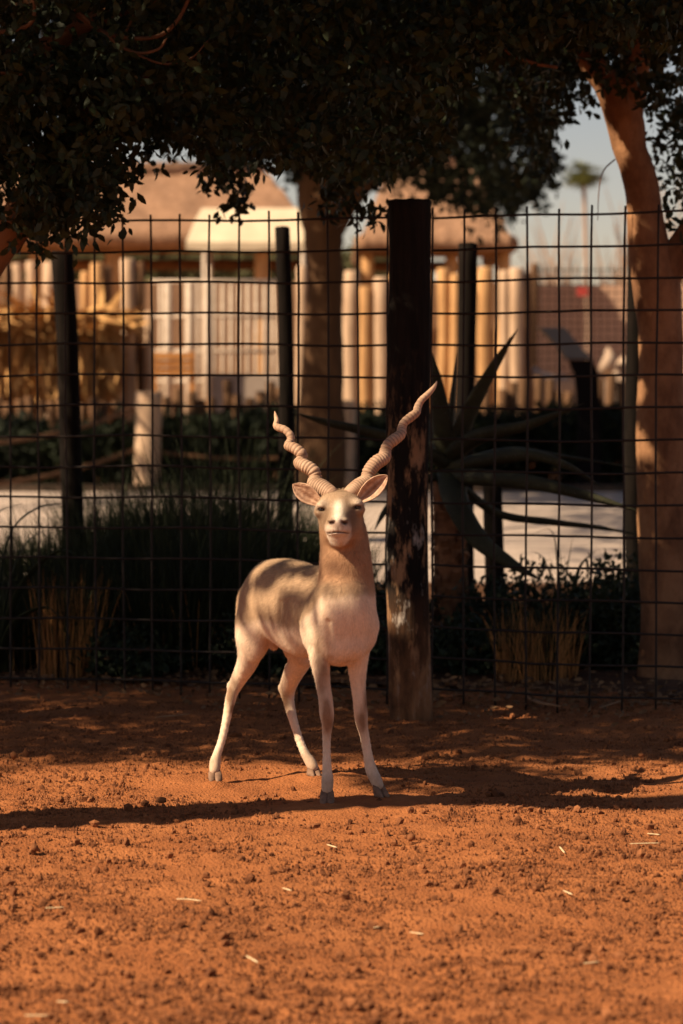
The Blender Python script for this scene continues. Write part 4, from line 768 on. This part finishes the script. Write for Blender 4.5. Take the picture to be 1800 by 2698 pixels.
# ------------------------------------------------------------------ the addax
class Field:
    def __init__(s, lo, hi, h):
        s.lo = np.array(lo, float); s.h = h
        s.n = np.ceil((np.array(hi) - s.lo) / h).astype(int) + 1
        s.d = np.full(s.n, 1.0, np.float32)
    def sub(s, lo, hi):
        a = np.maximum(((np.asarray(lo) - s.lo) / s.h).astype(int) - 1, 0)
        b = np.minimum(((np.asarray(hi) - s.lo) / s.h).astype(int) + 3, s.n)
        sl = tuple(slice(i, j) for i, j in zip(a, b))
        g = [(s.lo[k] + s.h * np.arange(a[k], b[k])).astype(np.float32) for k in range(3)]
        return sl, np.meshgrid(*g, indexing='ij')
    def join(s, sl, d, k, cut=False):
        c = s.d[sl]
        if cut:
            e = -d; h = np.clip(.5 - .5 * (c - e) / k, 0, 1); s.d[sl] = c * (1 - h) + e * h + k * h * (1 - h)
        else:
            h = np.clip(.5 + .5 * (c - d) / k, 0, 1); s.d[sl] = c * (1 - h) + d * h - k * h * (1 - h)
    def ell(s, c, r, ax=None, k=.03, cut=False):
        c = np.asarray(c, float); r = np.asarray(r, float); m = r.max() + k + .01
        sl, (X, Y, Z) = s.sub(c - m, c + m); X = X - c[0]; Y = Y - c[1]; Z = Z - c[2]
        A = np.eye(3) if ax is None else np.asarray(ax, float)
        q = [(A[i, 0] * X + A[i, 1] * Y + A[i, 2] * Z) for i in range(3)]
        k0 = np.sqrt(sum((q[i] / r[i]) ** 2 for i in range(3))); k1 = np.sqrt(sum((q[i] / r[i] ** 2) ** 2 for i in range(3)))
        s.join(sl, k0 * (k0 - 1) / (k1 + 1e-6), k, cut)
    def cone(s, a, b, ra, rb, k=.02, cut=False):
        a = np.asarray(a, float); b = np.asarray(b, float); m = max(ra, rb) + k + .01
        sl, (X, Y, Z) = s.sub(np.minimum(a, b) - m, np.maximum(a, b) + m)
        d = b - a; L2 = d @ d + 1e-12
        t = np.clip(((X - a[0]) * d[0] + (Y - a[1]) * d[1] + (Z - a[2]) * d[2]) / L2, 0, 1)
        dist = np.sqrt((X - a[0] - t * d[0]) ** 2 + (Y - a[1] - t * d[1]) ** 2 + (Z - a[2] - t * d[2]) ** 2) - (ra + (rb - ra) * t)
        s.join(sl, dist, k, cut)
    def chain(s, pr, k=.012, k0=None, n=None):
        pr = np.asarray(pr, float)
        if n: pr = spline(pr, n)
        for i in range(len(pr) - 1):
            s.cone(pr[i, :3], pr[i + 1, :3], pr[i, 3], pr[i + 1, 3], k0 if (i == 0 and k0) else k)
    def mesh(s):
        """naive surface nets"""
        d = s.d; ins = d < 0; n = np.array(d.shape)
        c = np.zeros(tuple(n - 1), np.int8)
        for dx in (0, 1):
            for dy in (0, 1):
                for dz in (0, 1): c += ins[dx:n[0] - 1 + dx, dy:n[1] - 1 + dy, dz:n[2] - 1 + dz]
        cells = np.argwhere((c > 0) & (c < 8))
        idx = np.full(tuple(n - 1), -1, np.int32); idx[tuple(cells.T)] = np.arange(len(cells))
        acc = np.zeros((len(cells), 3)); cnt = np.zeros(len(cells))
        cor = [(i, j, k) for i in (0, 1) for j in (0, 1) for k in (0, 1)]
        val = {o: d[cells[:, 0] + o[0], cells[:, 1] + o[1], cells[:, 2] + o[2]] for o in cor}
        for o in cor:
            for ax in range(3):
                if o[ax]: continue
                p = list(o); p[ax] = 1; p = tuple(p); v0, v1 = val[o], val[p]; m = (v0 < 0) != (v1 < 0)
                t = np.where(m, v0 / np.where(m, v0 - v1, 1), 0)
                for k in range(3): acc[:, k] += m * (o[k] + (t if k == ax else 0))
                cnt += m
        v = s.lo + s.h * (cells + acc / cnt[:, None])
        faces = []
        for ax in range(3):
            sl0 = [slice(1, -1)] * 3; sl0[ax] = slice(0, -1); sl1 = [slice(1, -1)] * 3; sl1[ax] = slice(1, None)
            a, b = ins[tuple(sl0)], ins[tuple(sl1)]
            for flip, mm in ((0, a & ~b), (1, ~a & b)):
                e = np.argwhere(mm); off = np.ones(3, int); off[ax] = 0; e = e + off
                u, w = (ax + 1) % 3, (ax + 2) % 3
                def g(du, dw):
                    q = e.copy(); q[:, u] -= du; q[:, w] -= dw; return idx[tuple(q.T)]
                q = np.stack([g(1, 1), g(0, 1), g(0, 0), g(1, 0)], -1)
                faces.append(q[:, ::-1] if flip else q)
        return v, np.concatenate(faces)

FUR = mat('addax_coat', (1, 1, 1), .85, dark=(.80, .76, .70), scale=55, stretch=(1, 1, .35), attr=True, bump=.0016, bscale=330, spec=.12, mix=(.3, .62))
FURH = mat('coat_hair', (1, 1, 1), .8, attr=True, spec=.12)
HORN = mat('horn', (1, 1, 1), .65, dark=(.68, .62, .58), scale=22, bump=.0015, bscale=160, spec=.25, attr=True)
HORN_TIP = HORN
HOOF = mat('hoof_keratin', (.26, .155, .10), .9, dark=(.13, .075, .05), scale=30, bump=.001, bscale=90, spec=.1)
EAR = mat('ear_skin', (.78, .60, .46), .9, dark=(.50, .35, .26), scale=60, stretch=(1, 1, 1), bump=.003, bscale=120, spec=.1, attr=True)
EYE = mat('eye', (.012, .008, .006), .12, spec=.6)

def build_addax():
    U = np.array([.556, -.831, 0]); U /= np.linalg.norm(U); LAT = np.array([-U[1], U[0], 0]); UP = np.array([0, 0, 1.])
    AX = np.stack([U, LAT, UP])
    f = Field((-.64, 9.70, -.02), (.30, 11.05, 1.26), .0046)
    A = at
    # trunk
    hip = A(716, 1578, 10.58); bar = A(806, 1612, 10.36); che = A(893, 1640, 10.14)
    f.ell(hip, (.130, .108, .138), AX, .05)
    f.ell(bar, (.21, .130, .178), AX, .07)
    f.ell(A(762, 1590, 10.46), (.18, .122, .155), AX, .06)
    f.ell(che, (.145, .110, .158), AX, .06)
    f.ell(A(748, 1520, 10.50), (.16, .065, .055), AX, .06)          # croup and loin
    f.ell(A(682, 1585, 10.66), (.055, .070, .10), AX, .05)         # buttock
    f.ell(A(866, 1562, 10.25), (.13, .07, .105), AX, .05)          # withers
    f.ell(A(905, 1595, 10.05), (.085, .092, .12), AX, .08)         # breast
    f.ell(A(895, 1702, 10.10), (.11, .075, .062), AX, .05)        # brisket
    # shoulders
    f.ell(A(846, 1640, 10.10), (.08, .040, .13), AX, .04)
    f.ell(A(950, 1635, 10.15), (.07, .040, .12), AX, .04)
    # neck
    f.chain([(*A(911, 1575, 10.13), .098), (*A(912, 1535, 10.12), .088), (*A(911, 1480, 10.12), .0835), (*A(908, 1425, 10.14), .077), (*A(903, 1375, 10.15), .068)], .03, .045, 14)
    # thighs and hind legs: px, py, distance, radius
    def leg(rows, k0, n): f.chain([(*A(a, b, c), r * (.92 if b > 1760 else 1)) for a, b, c, r in rows], .008, k0, n)
    f.ell(A(670, 1652, 10.57), (.080, .050, .14), AX, .05)
    hr = [(670, 1655, 10.58, .054), (663, 1705, 10.60, .051), (650, 1752, 10.63, .038), (630, 1795, 10.68, .026), (614, 1822, 10.69, .0225), (606, 1850, 10.68, .0205),
          (597, 1895, 10.66, .0165), (586, 1945, 10.63, .0150), (572, 1988, 10.605, .0165), (567, 2010, 10.595, .0215), (565, 2030, 10.575, .021)]
    leg(hr, .07, 30)
    f.cone(A(650, 1738, 10.65), A(609, 1806, 10.72), .030, .0125, .02)   # achilles tendon
    f.cone(A(609, 1806, 10.72), A(607, 1832, 10.71), .013, .012, .015)
    f.ell(A(800, 1665, 10.66), (.12, .065, .125), AX, .06)
    hl = [(800, 1680, 10.66, .078), (790, 1740, 10.68, .046), (772, 1782, 10.74, .036), (760, 1815, 10.80, .030), (760, 1840, 10.81, .0235), (766, 1872, 10.795, .0195),
          (776, 1908, 10.77, .0165), (790, 1952, 10.745, .0155), (806, 1990, 10.72, .0170), (818, 2008, 10.705, .0215), (826, 2022, 10.69, .021)]
    leg(hl, .06, 30)
    f.cone(A(770, 1760, 10.74), A(744, 1812, 10.83), .028, .014, .02)
    f.cone(A(744, 1812, 10.83), A(752, 1840, 10.835), .014, .013, .015)
    # front legs
    fr = [(838, 1650, 10.13, .055), (841, 1705, 10.10, .042), (845, 1752, 10.09, .033), (852, 1805, 10.09, .0275), (858, 1845, 10.08, .0270), (861, 1880, 10.075, .0275), (863, 1905, 10.08, .0215),
          (861, 1935, 10.09, .0165), (861, 1985, 10.08, .0150), (862, 2030, 10.065, .0180), (863, 2058, 10.05, .0225), (862, 2082, 10.035, .0215)]
    leg(fr, .06, 30)
    fl = [(955, 1650, 10.17, .055), (944, 1705, 10.17, .045), (942, 1752, 10.17, .036), (944, 1805, 10.17, .0290), (948, 1845, 10.165, .0265), (951, 1880, 10.165, .0265), (954, 1908, 10.17, .0215),
          (961, 1940, 10.175, .0180), (969, 1985, 10.175, .0175), (977, 2025, 10.17, .0215), (988, 2050, 10.155, .0225), (998, 2070, 10.135, .0205)]
    leg(fl, .06, 30)
    # tail, sheath
    f.chain([(*A(660, 1545, 10.76), .022), (*A(640, 1575, 10.80), .018), (*A(634, 1640, 10.80), .014), (*A(634, 1720, 10.78), .012)], .02, .03, 10)
    f.ell(A(722, 1690, 10.52), (.028, .022, .035), AX, .015)
    f.ell(A(806, 1742, 10.60), (.03, .02, .025), AX, .02)
    # head: skull, cheeks, muzzle (it faces the camera, nose lifted)
    f.ell(A(897, 1347, 10.13), (.080, .10, .068), None, .03)           # cranium
    f.ell(A(896, 1344, 10.075), (.083, .075, .056), None, .03)
    f.ell(A(897, 1326, 10.105), (.080, .065, .040), None, .03)
    f.ell(A(896, 1368, 10.07), (.072, .075, .045), None, .03)
    f.ell(A(895, 1385, 10.03), (.060, .08, .045), None, .03)
    f.cone(A(896, 1352, 10.05), A(891, 1380, 9.93), .056, .043, .03)   # nasal bone
    f.ell(A(892, 1366, 9.96), (.030, .105, .024), None, .02)           # bridge
    f.ell(A(891, 1392, 9.905), (.049, .052, .036), None, .02)          # muzzle
    f.ell(A(891, 1379, 9.885), (.034, .030, .020), None, .015)         # nose pad
    f.ell(A(892, 1416, 9.93), (.036, .048, .030), None, .018)          # chin
    f.ell(A(896, 1408, 10.02), (.055, .09, .042), None, .03)           # lower jaw
    f.ell(A(898, 1395, 10.10), (.070, .075, .062), None, .04)          # cheeks
    for sx, ex, ey in ((-1, 846, 1333), (1, 944, 1327)):
        f.ell(A(ex - sx * 3, ey, 10.03), (.021, .030, .016), None, .022)       # brow
        f.ell(A(ex + sx * 1, ey + 16, 10.045), (.022, .032, .018), None, .022)  # below the eye
        f.ell(A(ex - sx * 2, ey + 9.5, 10.012), (.013, .014, .0055), None, .008, cut=True)
        f.cone(A(893 + sx * 24, 1306 + (3 if sx < 0 else 0), 10.13), A(894 + sx * 18, 1322, 10.11), .026, .036, .03)   # horn pedicle
    for sx in (-1, 1):
        f.ell(A(891 + sx * 15.5, 1377, 9.862), (.0135, .016, .0070), np.array([[.9, 0, -.43 * sx], [0, 1, 0], [.43 * sx, 0, .9]]), .004, cut=True)
        f.ell(A(891 + sx * 17, 1371, 9.875), (.013, .016, .008), None, .008)
    for t in np.linspace(-1, 1, 9):                                     # mouth line
        f.ell(A(892 + 24 * t, 1402.0 + 2.5 * t * t, 9.855 + .028 * t * t), (.007, .009, .0018), None, .003, cut=True)
    f.cone(A(891, 1388, 9.845), A(891, 1400, 9.848), .0025, .0025, .004, cut=True)
    f.cone(A(918, 1585, 9.915), A(906, 1722, 9.965), .016, .008, .03, cut=True)      # furrow of the breast
    f.cone(A(866, 1640, 9.985), A(872, 1735, 10.005), .010, .012, .02, cut=True)     # fold before the foreleg
    f.cone(A(942, 1690, 10.06), A(926, 1742, 10.07), .010, .012, .02, cut=True)
    for k in range(6):                                                               # faint ribs
        f.cone(A(742 + 13 * k, 1585, 10.275 - .028 * k), A(735 + 13 * k, 1668, 10.285 - .026 * k), .006, .005, .018, cut=True)
    v, q = f.mesh()
    # light smoothing
    e = np.concatenate([q[:, [0, 1]], q[:, [1, 2]], q[:, [2, 3]], q[:, [3, 0]]])
    for it, lam in enumerate((.5, -.52, .5, -.52)):
        acc = np.zeros_like(v); cn = np.zeros(len(v))
        for a, b in ((0, 1), (1, 0)):
            for k in range(3): acc[:, k] += np.bincount(e[:, a], v[e[:, b], k], len(v))
            cn += np.bincount(e[:, a], minlength=len(v))
        v = v + lam * (acc / cn[:, None] - v)
    # soft muscle relief
    v = v + 0.0
    # --- coat colours, laid out in the animal's own frame
    base = np.array([*( (np.array(A(862, 2115, 10.03)) + np.array(A(562, 2060, 10.57))) / 2)[:2], 0])
    rel = v - base; s = rel @ U; z = v[:, 2]; lat = rel @ LAT
    n1 = vnoise(v, .05, 3) * .5 + vnoise(v, .018, 4) * .3
    tan = np.array([.43, .285, .175]); white = np.array([.78, .60, .44]); brown = np.array([.25, .145, .085]); face = np.array([.36, .24, .15])
    def sm(x, a, b): t = np.clip((x - a) / (b - a), 0, 1); return t * t * (3 - 2 * t)
    # the saddle ends along a line on the flank, higher at the breast
    line = np.interp(s, [-.45, -.33, -.20, -.08, .10, .20, .28, .34, .45], [.62, .615, .645, .66, .635, .65, .70, .775, .79])
    w = sm(z - line + n1 * .022, -.022, .022)[:, None]
    col = white * (1 - w) + tan * w
    neckw = (sm(z + n1 * .02, .80, .86) * sm(s, .18, .30))[:, None]
    col = col * (1 - neckw) + np.array([.40, .225, .125]) * neckw
    # head
    hd = v[:, 1] < 10.10; zh = z
    P_muz = np.array(A(891, 1406, 9.90)); dm = np.linalg.norm((v - P_muz) * [1, .55, 1.0], axis=1)
    headw = (sm(z, 1.02, 1.06) * sm(-v[:, 1], -10.22, -10.12))[:, None]
    col = col * (1 - headw) + face * headw
    wm = sm(-(dm + n1 * .008), -.064, -.046)[:, None]; col = col * (1 - wm) + np.array([.70, .57, .45]) * wm
    br = np.exp(-(((v[:, 0] - A(892, 1366, 9.96)[0]) / .0185) ** 2)) * sm(-v[:, 1], -10.03, -9.97) * sm(z, A(891, 1385, 9.9)[2], A(891, 1372, 9.9)[2])
    br = np.clip(br * 1.2, 0, 1)[:, None]; col = col * (1 - br) + np.array([.80, .70, .56]) * br  # sunlit nose bridge, its brightness painted into the coat
    for sx, ex, ey in ((-1, 846, 1333), (1, 944, 1327)):
        c = A(ex, ey - 2, 10.02); g = np.exp(-((np.linalg.norm((v - c) * [1, .6, 1.3], axis=1) / .030) ** 2))[:, None]
        col = col * (1 - .7 * g) + np.array([.68, .54, .42]) * .7 * g
        c = A(ex - sx * 2, ey + 10, 10.0); g = np.exp(-((np.linalg.norm((v - c) * [.75, .5, 2.0], axis=1) / .017) ** 2))[:, None]
        g = np.clip(g * 1.4, 0, 1); col = col * (1 - g) + np.array([.035, .02, .014]) * g
        c = A(892 + sx * 33, 1366, 9.98); g = np.exp(-((np.linalg.norm((v - c) * [1.4, .4, .7], axis=1) / .042) ** 2))[:, None]
        col = col * (1 - .9 * g) + np.array([.17, .105, .065]) * .9 * g
        c = A(891 + sx * 15.5, 1377, 9.868); g = np.exp(-((np.linalg.norm((v - c) * [1, .7, 1.4], axis=1) / .0155) ** 4))[:, None]
        col = col * (1 - g) + np.array([.03, .016, .012]) * g
        c = A(891 + sx * 8, 1381, 9.86); g = np.exp(-((np.linalg.norm((v - c) * [1, .6, 1.1], axis=1) / .017) ** 2))[:, None]
        col = col * (1 - .7 * g) + np.array([.26, .155, .12]) * .7 * g
    for t in np.linspace(-1, 1, 13):
        c = A(892 + 24 * t, 1402.0 + 2.5 * t * t, 9.862 + .028 * t * t)
        g = np.exp(-((np.linalg.norm((v - c) * [.7, .35, 1.6], axis=1) / .0055) ** 4))[:, None]; col = col * (1 - .85 * g) + np.array([.09, .05, .04]) * .85 * g
    c0 = A(891, 1394, 9.85); g = (np.exp(-((v[:, 0] - c0[0]) / .004) ** 2) * np.exp(-((z - c0[2]) / .011) ** 2) * (v[:, 1] < 9.90))[:, None]; col = col * (1 - .7 * g) + np.array([.12, .07, .05]) * .7 * g
    # brown markings on the legs: knees, shank fronts, pasterns
    for px, py, Y, rx, rz, am in ((850, 1780, 10.08, .020, .10, .65), (861, 1885, 10.06, .017, .075, .75), (872, 1905, 10.06, .016, .03, .6), (955, 1900, 10.15, .018, .05, .7), (966, 1850, 10.16, .015, .06, .5),
                                  (606, 1832, 10.67, .016, .04, .7), (614, 1868, 10.66, .010, .02, .8), (620, 1800, 10.70, .016, .03, .5), (752, 1845, 10.80, .018, .045, .75), (740, 1818, 10.82, .016, .03, .45), (838, 1700, 10.08, .012, .08, .5)):  # last entry: shade of the shoulder crease put into the colour
        c = A(px, py, Y); g = np.exp(-(((v[:, 0] - c[0]) / rx) ** 2 + ((v[:, 1] - c[1]) / .07) ** 2 + ((z - c[2]) / rz) ** 2)) * am
        g = np.clip(g * 1.7 * (1 + .7 * n1), 0, .92)[:, None]; col = col * (1 - g) + brown * g
    pas = (sm(-z + n1 * .02, -.115, -.07))[:, None] * .55; col = col * (1 - pas) + np.array([.33, .20, .125]) * pas
    # elbows, groin: thin rusty hair
    for px, py, Y, r_, am in ((868, 1733, 10.03, .018, .7), (915, 1735, 10.05, .02, .6), (722, 1695, 10.5, .045, .85), (806, 1742, 10.6, .04, .35), (858, 1690, 10.02, .035, .3)):
        c = A(px, py, Y); g = np.exp(-(np.linalg.norm(v - c, axis=1) / r_) ** 2)[:, None] * am; col = col * (1 - g) + np.array([.42, .20, .09]) * g
    col = np.clip(col * (1 + .10 * n1[:, None]), 0, 1)
    me = np_mesh('addax_body', v - base, q, True, col)
    root = empty('addax', base, 'pale tan and white addax antelope with long spiral horns, standing on red sand', 'antelope')
    body = link('body', me, FUR, root, base)
    # short coat: thin hairs laid along the body
    a4 = v[q]; nrm = np.cross(a4[:, 2] - a4[:, 0], a4[:, 3] - a4[:, 1]); ar = np.linalg.norm(nrm, axis=1) + 1e-12; nrm /= ar[:, None]
    n = 150000; fi = rng.choice(len(q), n, p=ar / ar.sum()); b4 = rng.dirichlet(np.ones(4), n)
    hp = (a4[fi] * b4[..., None]).sum(1); hn = nrm[fi]; hc = (col[q[fi]] * b4[..., None]).sum(1)
    fl = np.array([0, 0, -1.]) - .9 * U * (hp[:, 2] < .95)[:, None] + rng.normal(0, .28, (n, 3)); hd_ = (hp[:, 1] < 10.08) & (hp[:, 2] > 1.0)
    fl[hd_] = np.array([0, .9, .35]) + rng.normal(0, .25, (hd_.sum(), 3)); fl -= hn * (fl * hn).sum(1)[:, None]; fl /= np.linalg.norm(fl, axis=1)[:, None] + 1e-9
    ok = hp[:, 2] > .07; hl = rng.uniform(.008, .017, n); hl[hd_] *= .75
    nk = (hp[:, 2] > .78) & ~hd_; hl[nk] *= 1.3; hl *= np.interp(hp[:, 2], [.35, .55], [.5, 1])
    lift = rng.uniform(.12, .42, n); sd = np.cross(hn, fl); wd = .00055
    hv = np.stack([hp - sd * wd - hn * .001, hp + sd * wd - hn * .001, hp + fl * hl[:, None] + hn * (hl * lift)[:, None]], 1)[ok]
    hcol = np.repeat((hc * rng.uniform(.66, 1.28, (n, 1)))[ok], 3, 0).clip(0, 1)
    fo = link('fur', np_mesh('fur', hv.reshape(-1, 3) - base, np.arange(len(hv) * 3).reshape(-1, 3), False, hcol), FURH, root, base); fo['kind'] = 'stuff'
    # --- horns
    def horn(rows, Y0, Y1, side, curve):
        rows = np.array(rows, float); n = 420
        px = 680 + rows[:, 0] / 3.0154; py = 980 + rows[:, 1] / 3.0154; w = rows[:, 2] / 3.0154
        g = np.concatenate([[0], np.cumsum(np.hypot(np.diff(px), np.diff(py)))]); g /= g[-1]
        Y = Y0 + (Y1 - Y0) * g ** curve
        # sideways runs of the spiral lie in front, the steep runs behind
        P = np.array([A(a, b, c) for a, b, c in zip(px, py, Y)])
        dx = np.gradient(px) * side; dy = -np.gradient(py); ang = dx / (np.hypot(dx, dy)); ang = ang - np.convolve(np.pad(ang, 3, 'edge'), np.ones(7) / 7, 'valid')
        P[:, 1] -= np.clip(ang, -.6, .6) * .022 * np.minimum(1, w / 25)
        rad = w / 2 * Y / F_PX * 1.10
        S = spline(np.concatenate([P, rad[:, None]], 1), n); S[:, 3] = np.maximum(S[:, 3], .0012)
        L = np.concatenate([[0], np.cumsum(np.linalg.norm(np.diff(S[:, :3], axis=0), axis=1))])
        ph = 2 * np.pi * L / (.0095 + .004 * L / L[-1]) + 1.8 * vnoise(S[:, :3], .035, 12); amp = np.interp(L / L[-1], [0, .05, .12, .55, .85, .95, 1], [0.0, .03, .075, .05, .022, 0, 0])
        ring = 1 + amp * (np.abs(np.sin(ph / 2)) * 2 - 1.2) + .02 * vnoise(S[:, :3], .03, 9)
        vv, ff = tube(S[:, :3], S[:, 3] * ring, 20, True)
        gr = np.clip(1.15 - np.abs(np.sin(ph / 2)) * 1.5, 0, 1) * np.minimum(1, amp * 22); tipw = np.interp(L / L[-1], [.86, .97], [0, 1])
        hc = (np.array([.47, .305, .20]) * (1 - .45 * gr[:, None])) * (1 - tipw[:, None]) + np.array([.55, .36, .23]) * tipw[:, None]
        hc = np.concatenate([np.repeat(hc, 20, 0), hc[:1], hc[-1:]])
        return np_mesh('horn', vv - base, ff, True, hc)
    left = [(600, 985, 95), (570, 958, 112), (515, 925, 124), (452, 892, 112), (458, 842, 92), (437, 786, 96), (372, 745, 98), (326, 724, 82), (352, 688, 72), (346, 650, 78), (292, 605, 80), (240, 588, 64), (258, 545, 58), (256, 503, 58), (216, 460, 56), (163, 442, 56), (140, 424, 40), (148, 385, 36), (140, 345, 24), (132, 312, 5)]
    right = [(715, 985, 95), (748, 955, 116), (802, 912, 120), (862, 872, 106), (870, 830, 92), (886, 785, 96), (938, 722, 102), (1000, 682, 96), (1012, 632, 84), (1032, 580, 80), (1086, 535, 84), (1135, 494, 74), (1143, 447, 66), (1162, 402, 62), (1212, 360, 66), (1258, 322, 60), (1270, 277, 56), (1298, 226, 50), (1346, 180, 46), (1390, 132, 34), (1412, 97, 20), (1422, 72, 5)]
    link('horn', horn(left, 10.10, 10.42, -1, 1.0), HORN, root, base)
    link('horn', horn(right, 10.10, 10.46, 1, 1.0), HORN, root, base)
    # --- ears: cupped leaf shape, rim thick, hollow darker
    def ear(root_p, tip_p, face_dir, width, roll):
        a, b = np.array(root_p), np.array(tip_p); ln = np.linalg.norm(b - a); t = (b - a) / ln
        fd = np.array(face_dir, float); fd -= t * (fd @ t); fd /= np.linalg.norm(fd); sd = np.cross(t, fd)
        NU, NV = 26, 17; u = np.linspace(0, 1, NU)[:, None]; w_ = np.linspace(-1, 1, NV)[None]
        prof = np.interp(u[:, 0], [0, .12, .3, .5, .7, .85, .95, 1], [.42, .55, .86, 1, .90, .62, .30, .04])[:, None] * width
        x = w_ * prof; cup = (1 - w_ ** 2) * prof * .62 * np.interp(u, [0, .3, 1], [.55, 1, .5]); curl = .012 * np.sin(u * 3.1)
        inn = a + t * (u * ln)[..., None] + sd * x[..., None] + fd * (-cup + curl)[..., None]
        ridge = .0022 * np.sin(w_ * 9 + u * 3) * (1 - w_ ** 2)
        inn = inn + fd * ridge[..., None]
        out = a + t * (u * ln)[..., None] + sd * (x * 1.06)[..., None] + fd * (-cup * 1.25 - .006 + curl)[..., None]
        vv = np.concatenate([inn.reshape(-1, 3), out.reshape(-1, 3)]); m = NU * NV
        i, j = np.meshgrid(np.arange(NU - 1), np.arange(NV - 1), indexing='ij'); g = (i * NV + j).ravel()
        q1 = np.stack([g, g + 1, g + NV + 1, g + NV], -1); q2 = q1[:, ::-1] + m
        rim = []
        ed = list(range(0, NU * NV, NV)); ed2 = list(range(NV - 1, NU * NV, NV))
        for k in range(NU - 1): rim += [[ed[k], ed[k + 1], ed[k + 1] + m, ed[k] + m], [ed2[k + 1], ed2[k], ed2[k] + m, ed2[k + 1] + m]]
        for k in range(NV - 1): rim += [[(NU - 1) * NV + k, (NU - 1) * NV + k + 1, (NU - 1) * NV + k + 1 + m, (NU - 1) * NV + k + m]]
        hollow = (1 - np.abs(w_) ** 3) * np.interp(u, [0, .15, .6, .9, 1], [.2, .8, 1, .5, 0]) * (.65 + .35 * np.sin(w_ * 8 + u * 2))
        ci = np.array([.92, .80, .70])[None, None] * (1 - hollow[..., None]) + np.array([.36, .23, .17]) * hollow[..., None]
        co = np.broadcast_to(np.array([.75, .62, .52]), (NU, NV, 3))
        me = np_mesh('ear', vv - base, [np.concatenate([q1, q2, np.array(rim)])], True, np.concatenate([ci.reshape(-1, 3), co.reshape(-1, 3)]))
        return me
    link('ear', ear(A(846, 1328, 10.09), A(771, 1276, 10.10), (-.15, -1, .15), .0335, 0), EAR, root, base)
    link('ear', ear(A(942, 1322, 10.08), A(1021, 1252, 10.08), (.15, -1, .1), .0345, 0), EAR, root, base)
    # --- eyes, half closed
    for sx, ex, ey in ((-1, 846, 1333), (1, 944, 1327)):
        mb = MB(); c = A(ex - sx * 2, ey + 9.5, 10.018)
        an = np.linspace(0, np.pi, 8); rings = np.stack([np.cos(an) * .0125, np.zeros(8), np.zeros(8)], -1) + c
        mb.tube(rings[::-1], np.maximum(np.sin(an)[::-1], .05) * .0100, 10, True, (.75, 1.0))
        link('eye', mb.mesh('eye'), EYE, root, (0, 0, 0)).location = -base
    # --- hooves: two claws and two dew claws on each foot
    def hoof(top, toe, yaw):
        """top: pastern centre, toe: px point of the tip on the ground; claws run from top down to the ground"""
        mb = MB(); d = np.array([math.sin(yaw), -math.cos(yaw), 0]); l = np.array([math.cos(yaw), math.sin(yaw), 0])
        for sgn in (-1, 1):
            b0 = np.array(top) + l * sgn * .0125 - d * .004; e0 = np.array(toe) + l * sgn * .0125; zt = b0[2]
            m = 9; rows = []
            for i in range(m):
                u_ = i / (m - 1); c = b0 * (1 - u_) + np.array([*e0[:2], .001]) * u_
                fwd = np.interp(u_, [0, .5, .85, 1], [.014, .024, .031, .030]); back = np.interp(u_, [0, .5, .85, 1], [.014, .022, .028, .028]); wd = np.interp(u_, [0, .3, .8, 1], [.0085, .0135, .0150, .0125])
                c = c - d * .020 * u_
                an = np.linspace(0, 2 * np.pi, 14, endpoint=False)
                fx = np.cos(an); fy = np.sin(an)
                p = c + d * (np.where(fx > 0, fx * fwd, fx * back))[:, None] + l * (fy * wd * (1 - .35 * np.clip(fx, 0, 1) ** 2) + sgn * .001)[:, None]
                p[:, 2] = c[2] - np.where(fx > 0, fx, 0) * .006 * (1 - u_)
                rows.append(p)
            vv = np.concatenate(rows + [[rows[0].mean(0)], [rows[-1].mean(0)]]); n = 14
            i, j = np.meshgrid(np.arange(m - 1), np.arange(n), indexing='ij'); k = (j + 1) % n
            qq = np.stack([i * n + j, i * n + k, (i + 1) * n + k, (i + 1) * n + j], -1).reshape(-1, 4)
            jj = np.arange(n); kk = (jj + 1) % n
            tt = np.concatenate([np.stack([kk, jj, np.full(n, m * n)], -1), np.stack([(m - 1) * n + jj, (m - 1) * n + kk, np.full(n, m * n + 1)], -1)])
            mb.add(vv, [qq[:, ::-1], tt[:, ::-1]])
            dc = np.array(top) + l * sgn * .014 - d * .020 + np.array([0, 0, .008])
            mb.tube([dc + [0, 0, .008], dc, dc - d * .004 - [0, 0, .014]], [.007, .008, .003], 8)
        return mb.mesh('hoof')
    for top, toe, yaw in (((565, 2028, 10.575), (566, 2060), -.15), ((827, 2020, 10.69), (833, 2046), .45), ((862, 2080, 10.035), (862, 2121), .0), ((999, 2068, 10.13), (1015, 2103), .55)):
        g = on_ground(*toe)
        o = link('hoof', hoof(A(*top), g, yaw), HOOF, root, (0, 0, 0)); o.location = -base
    return root
build_addax()
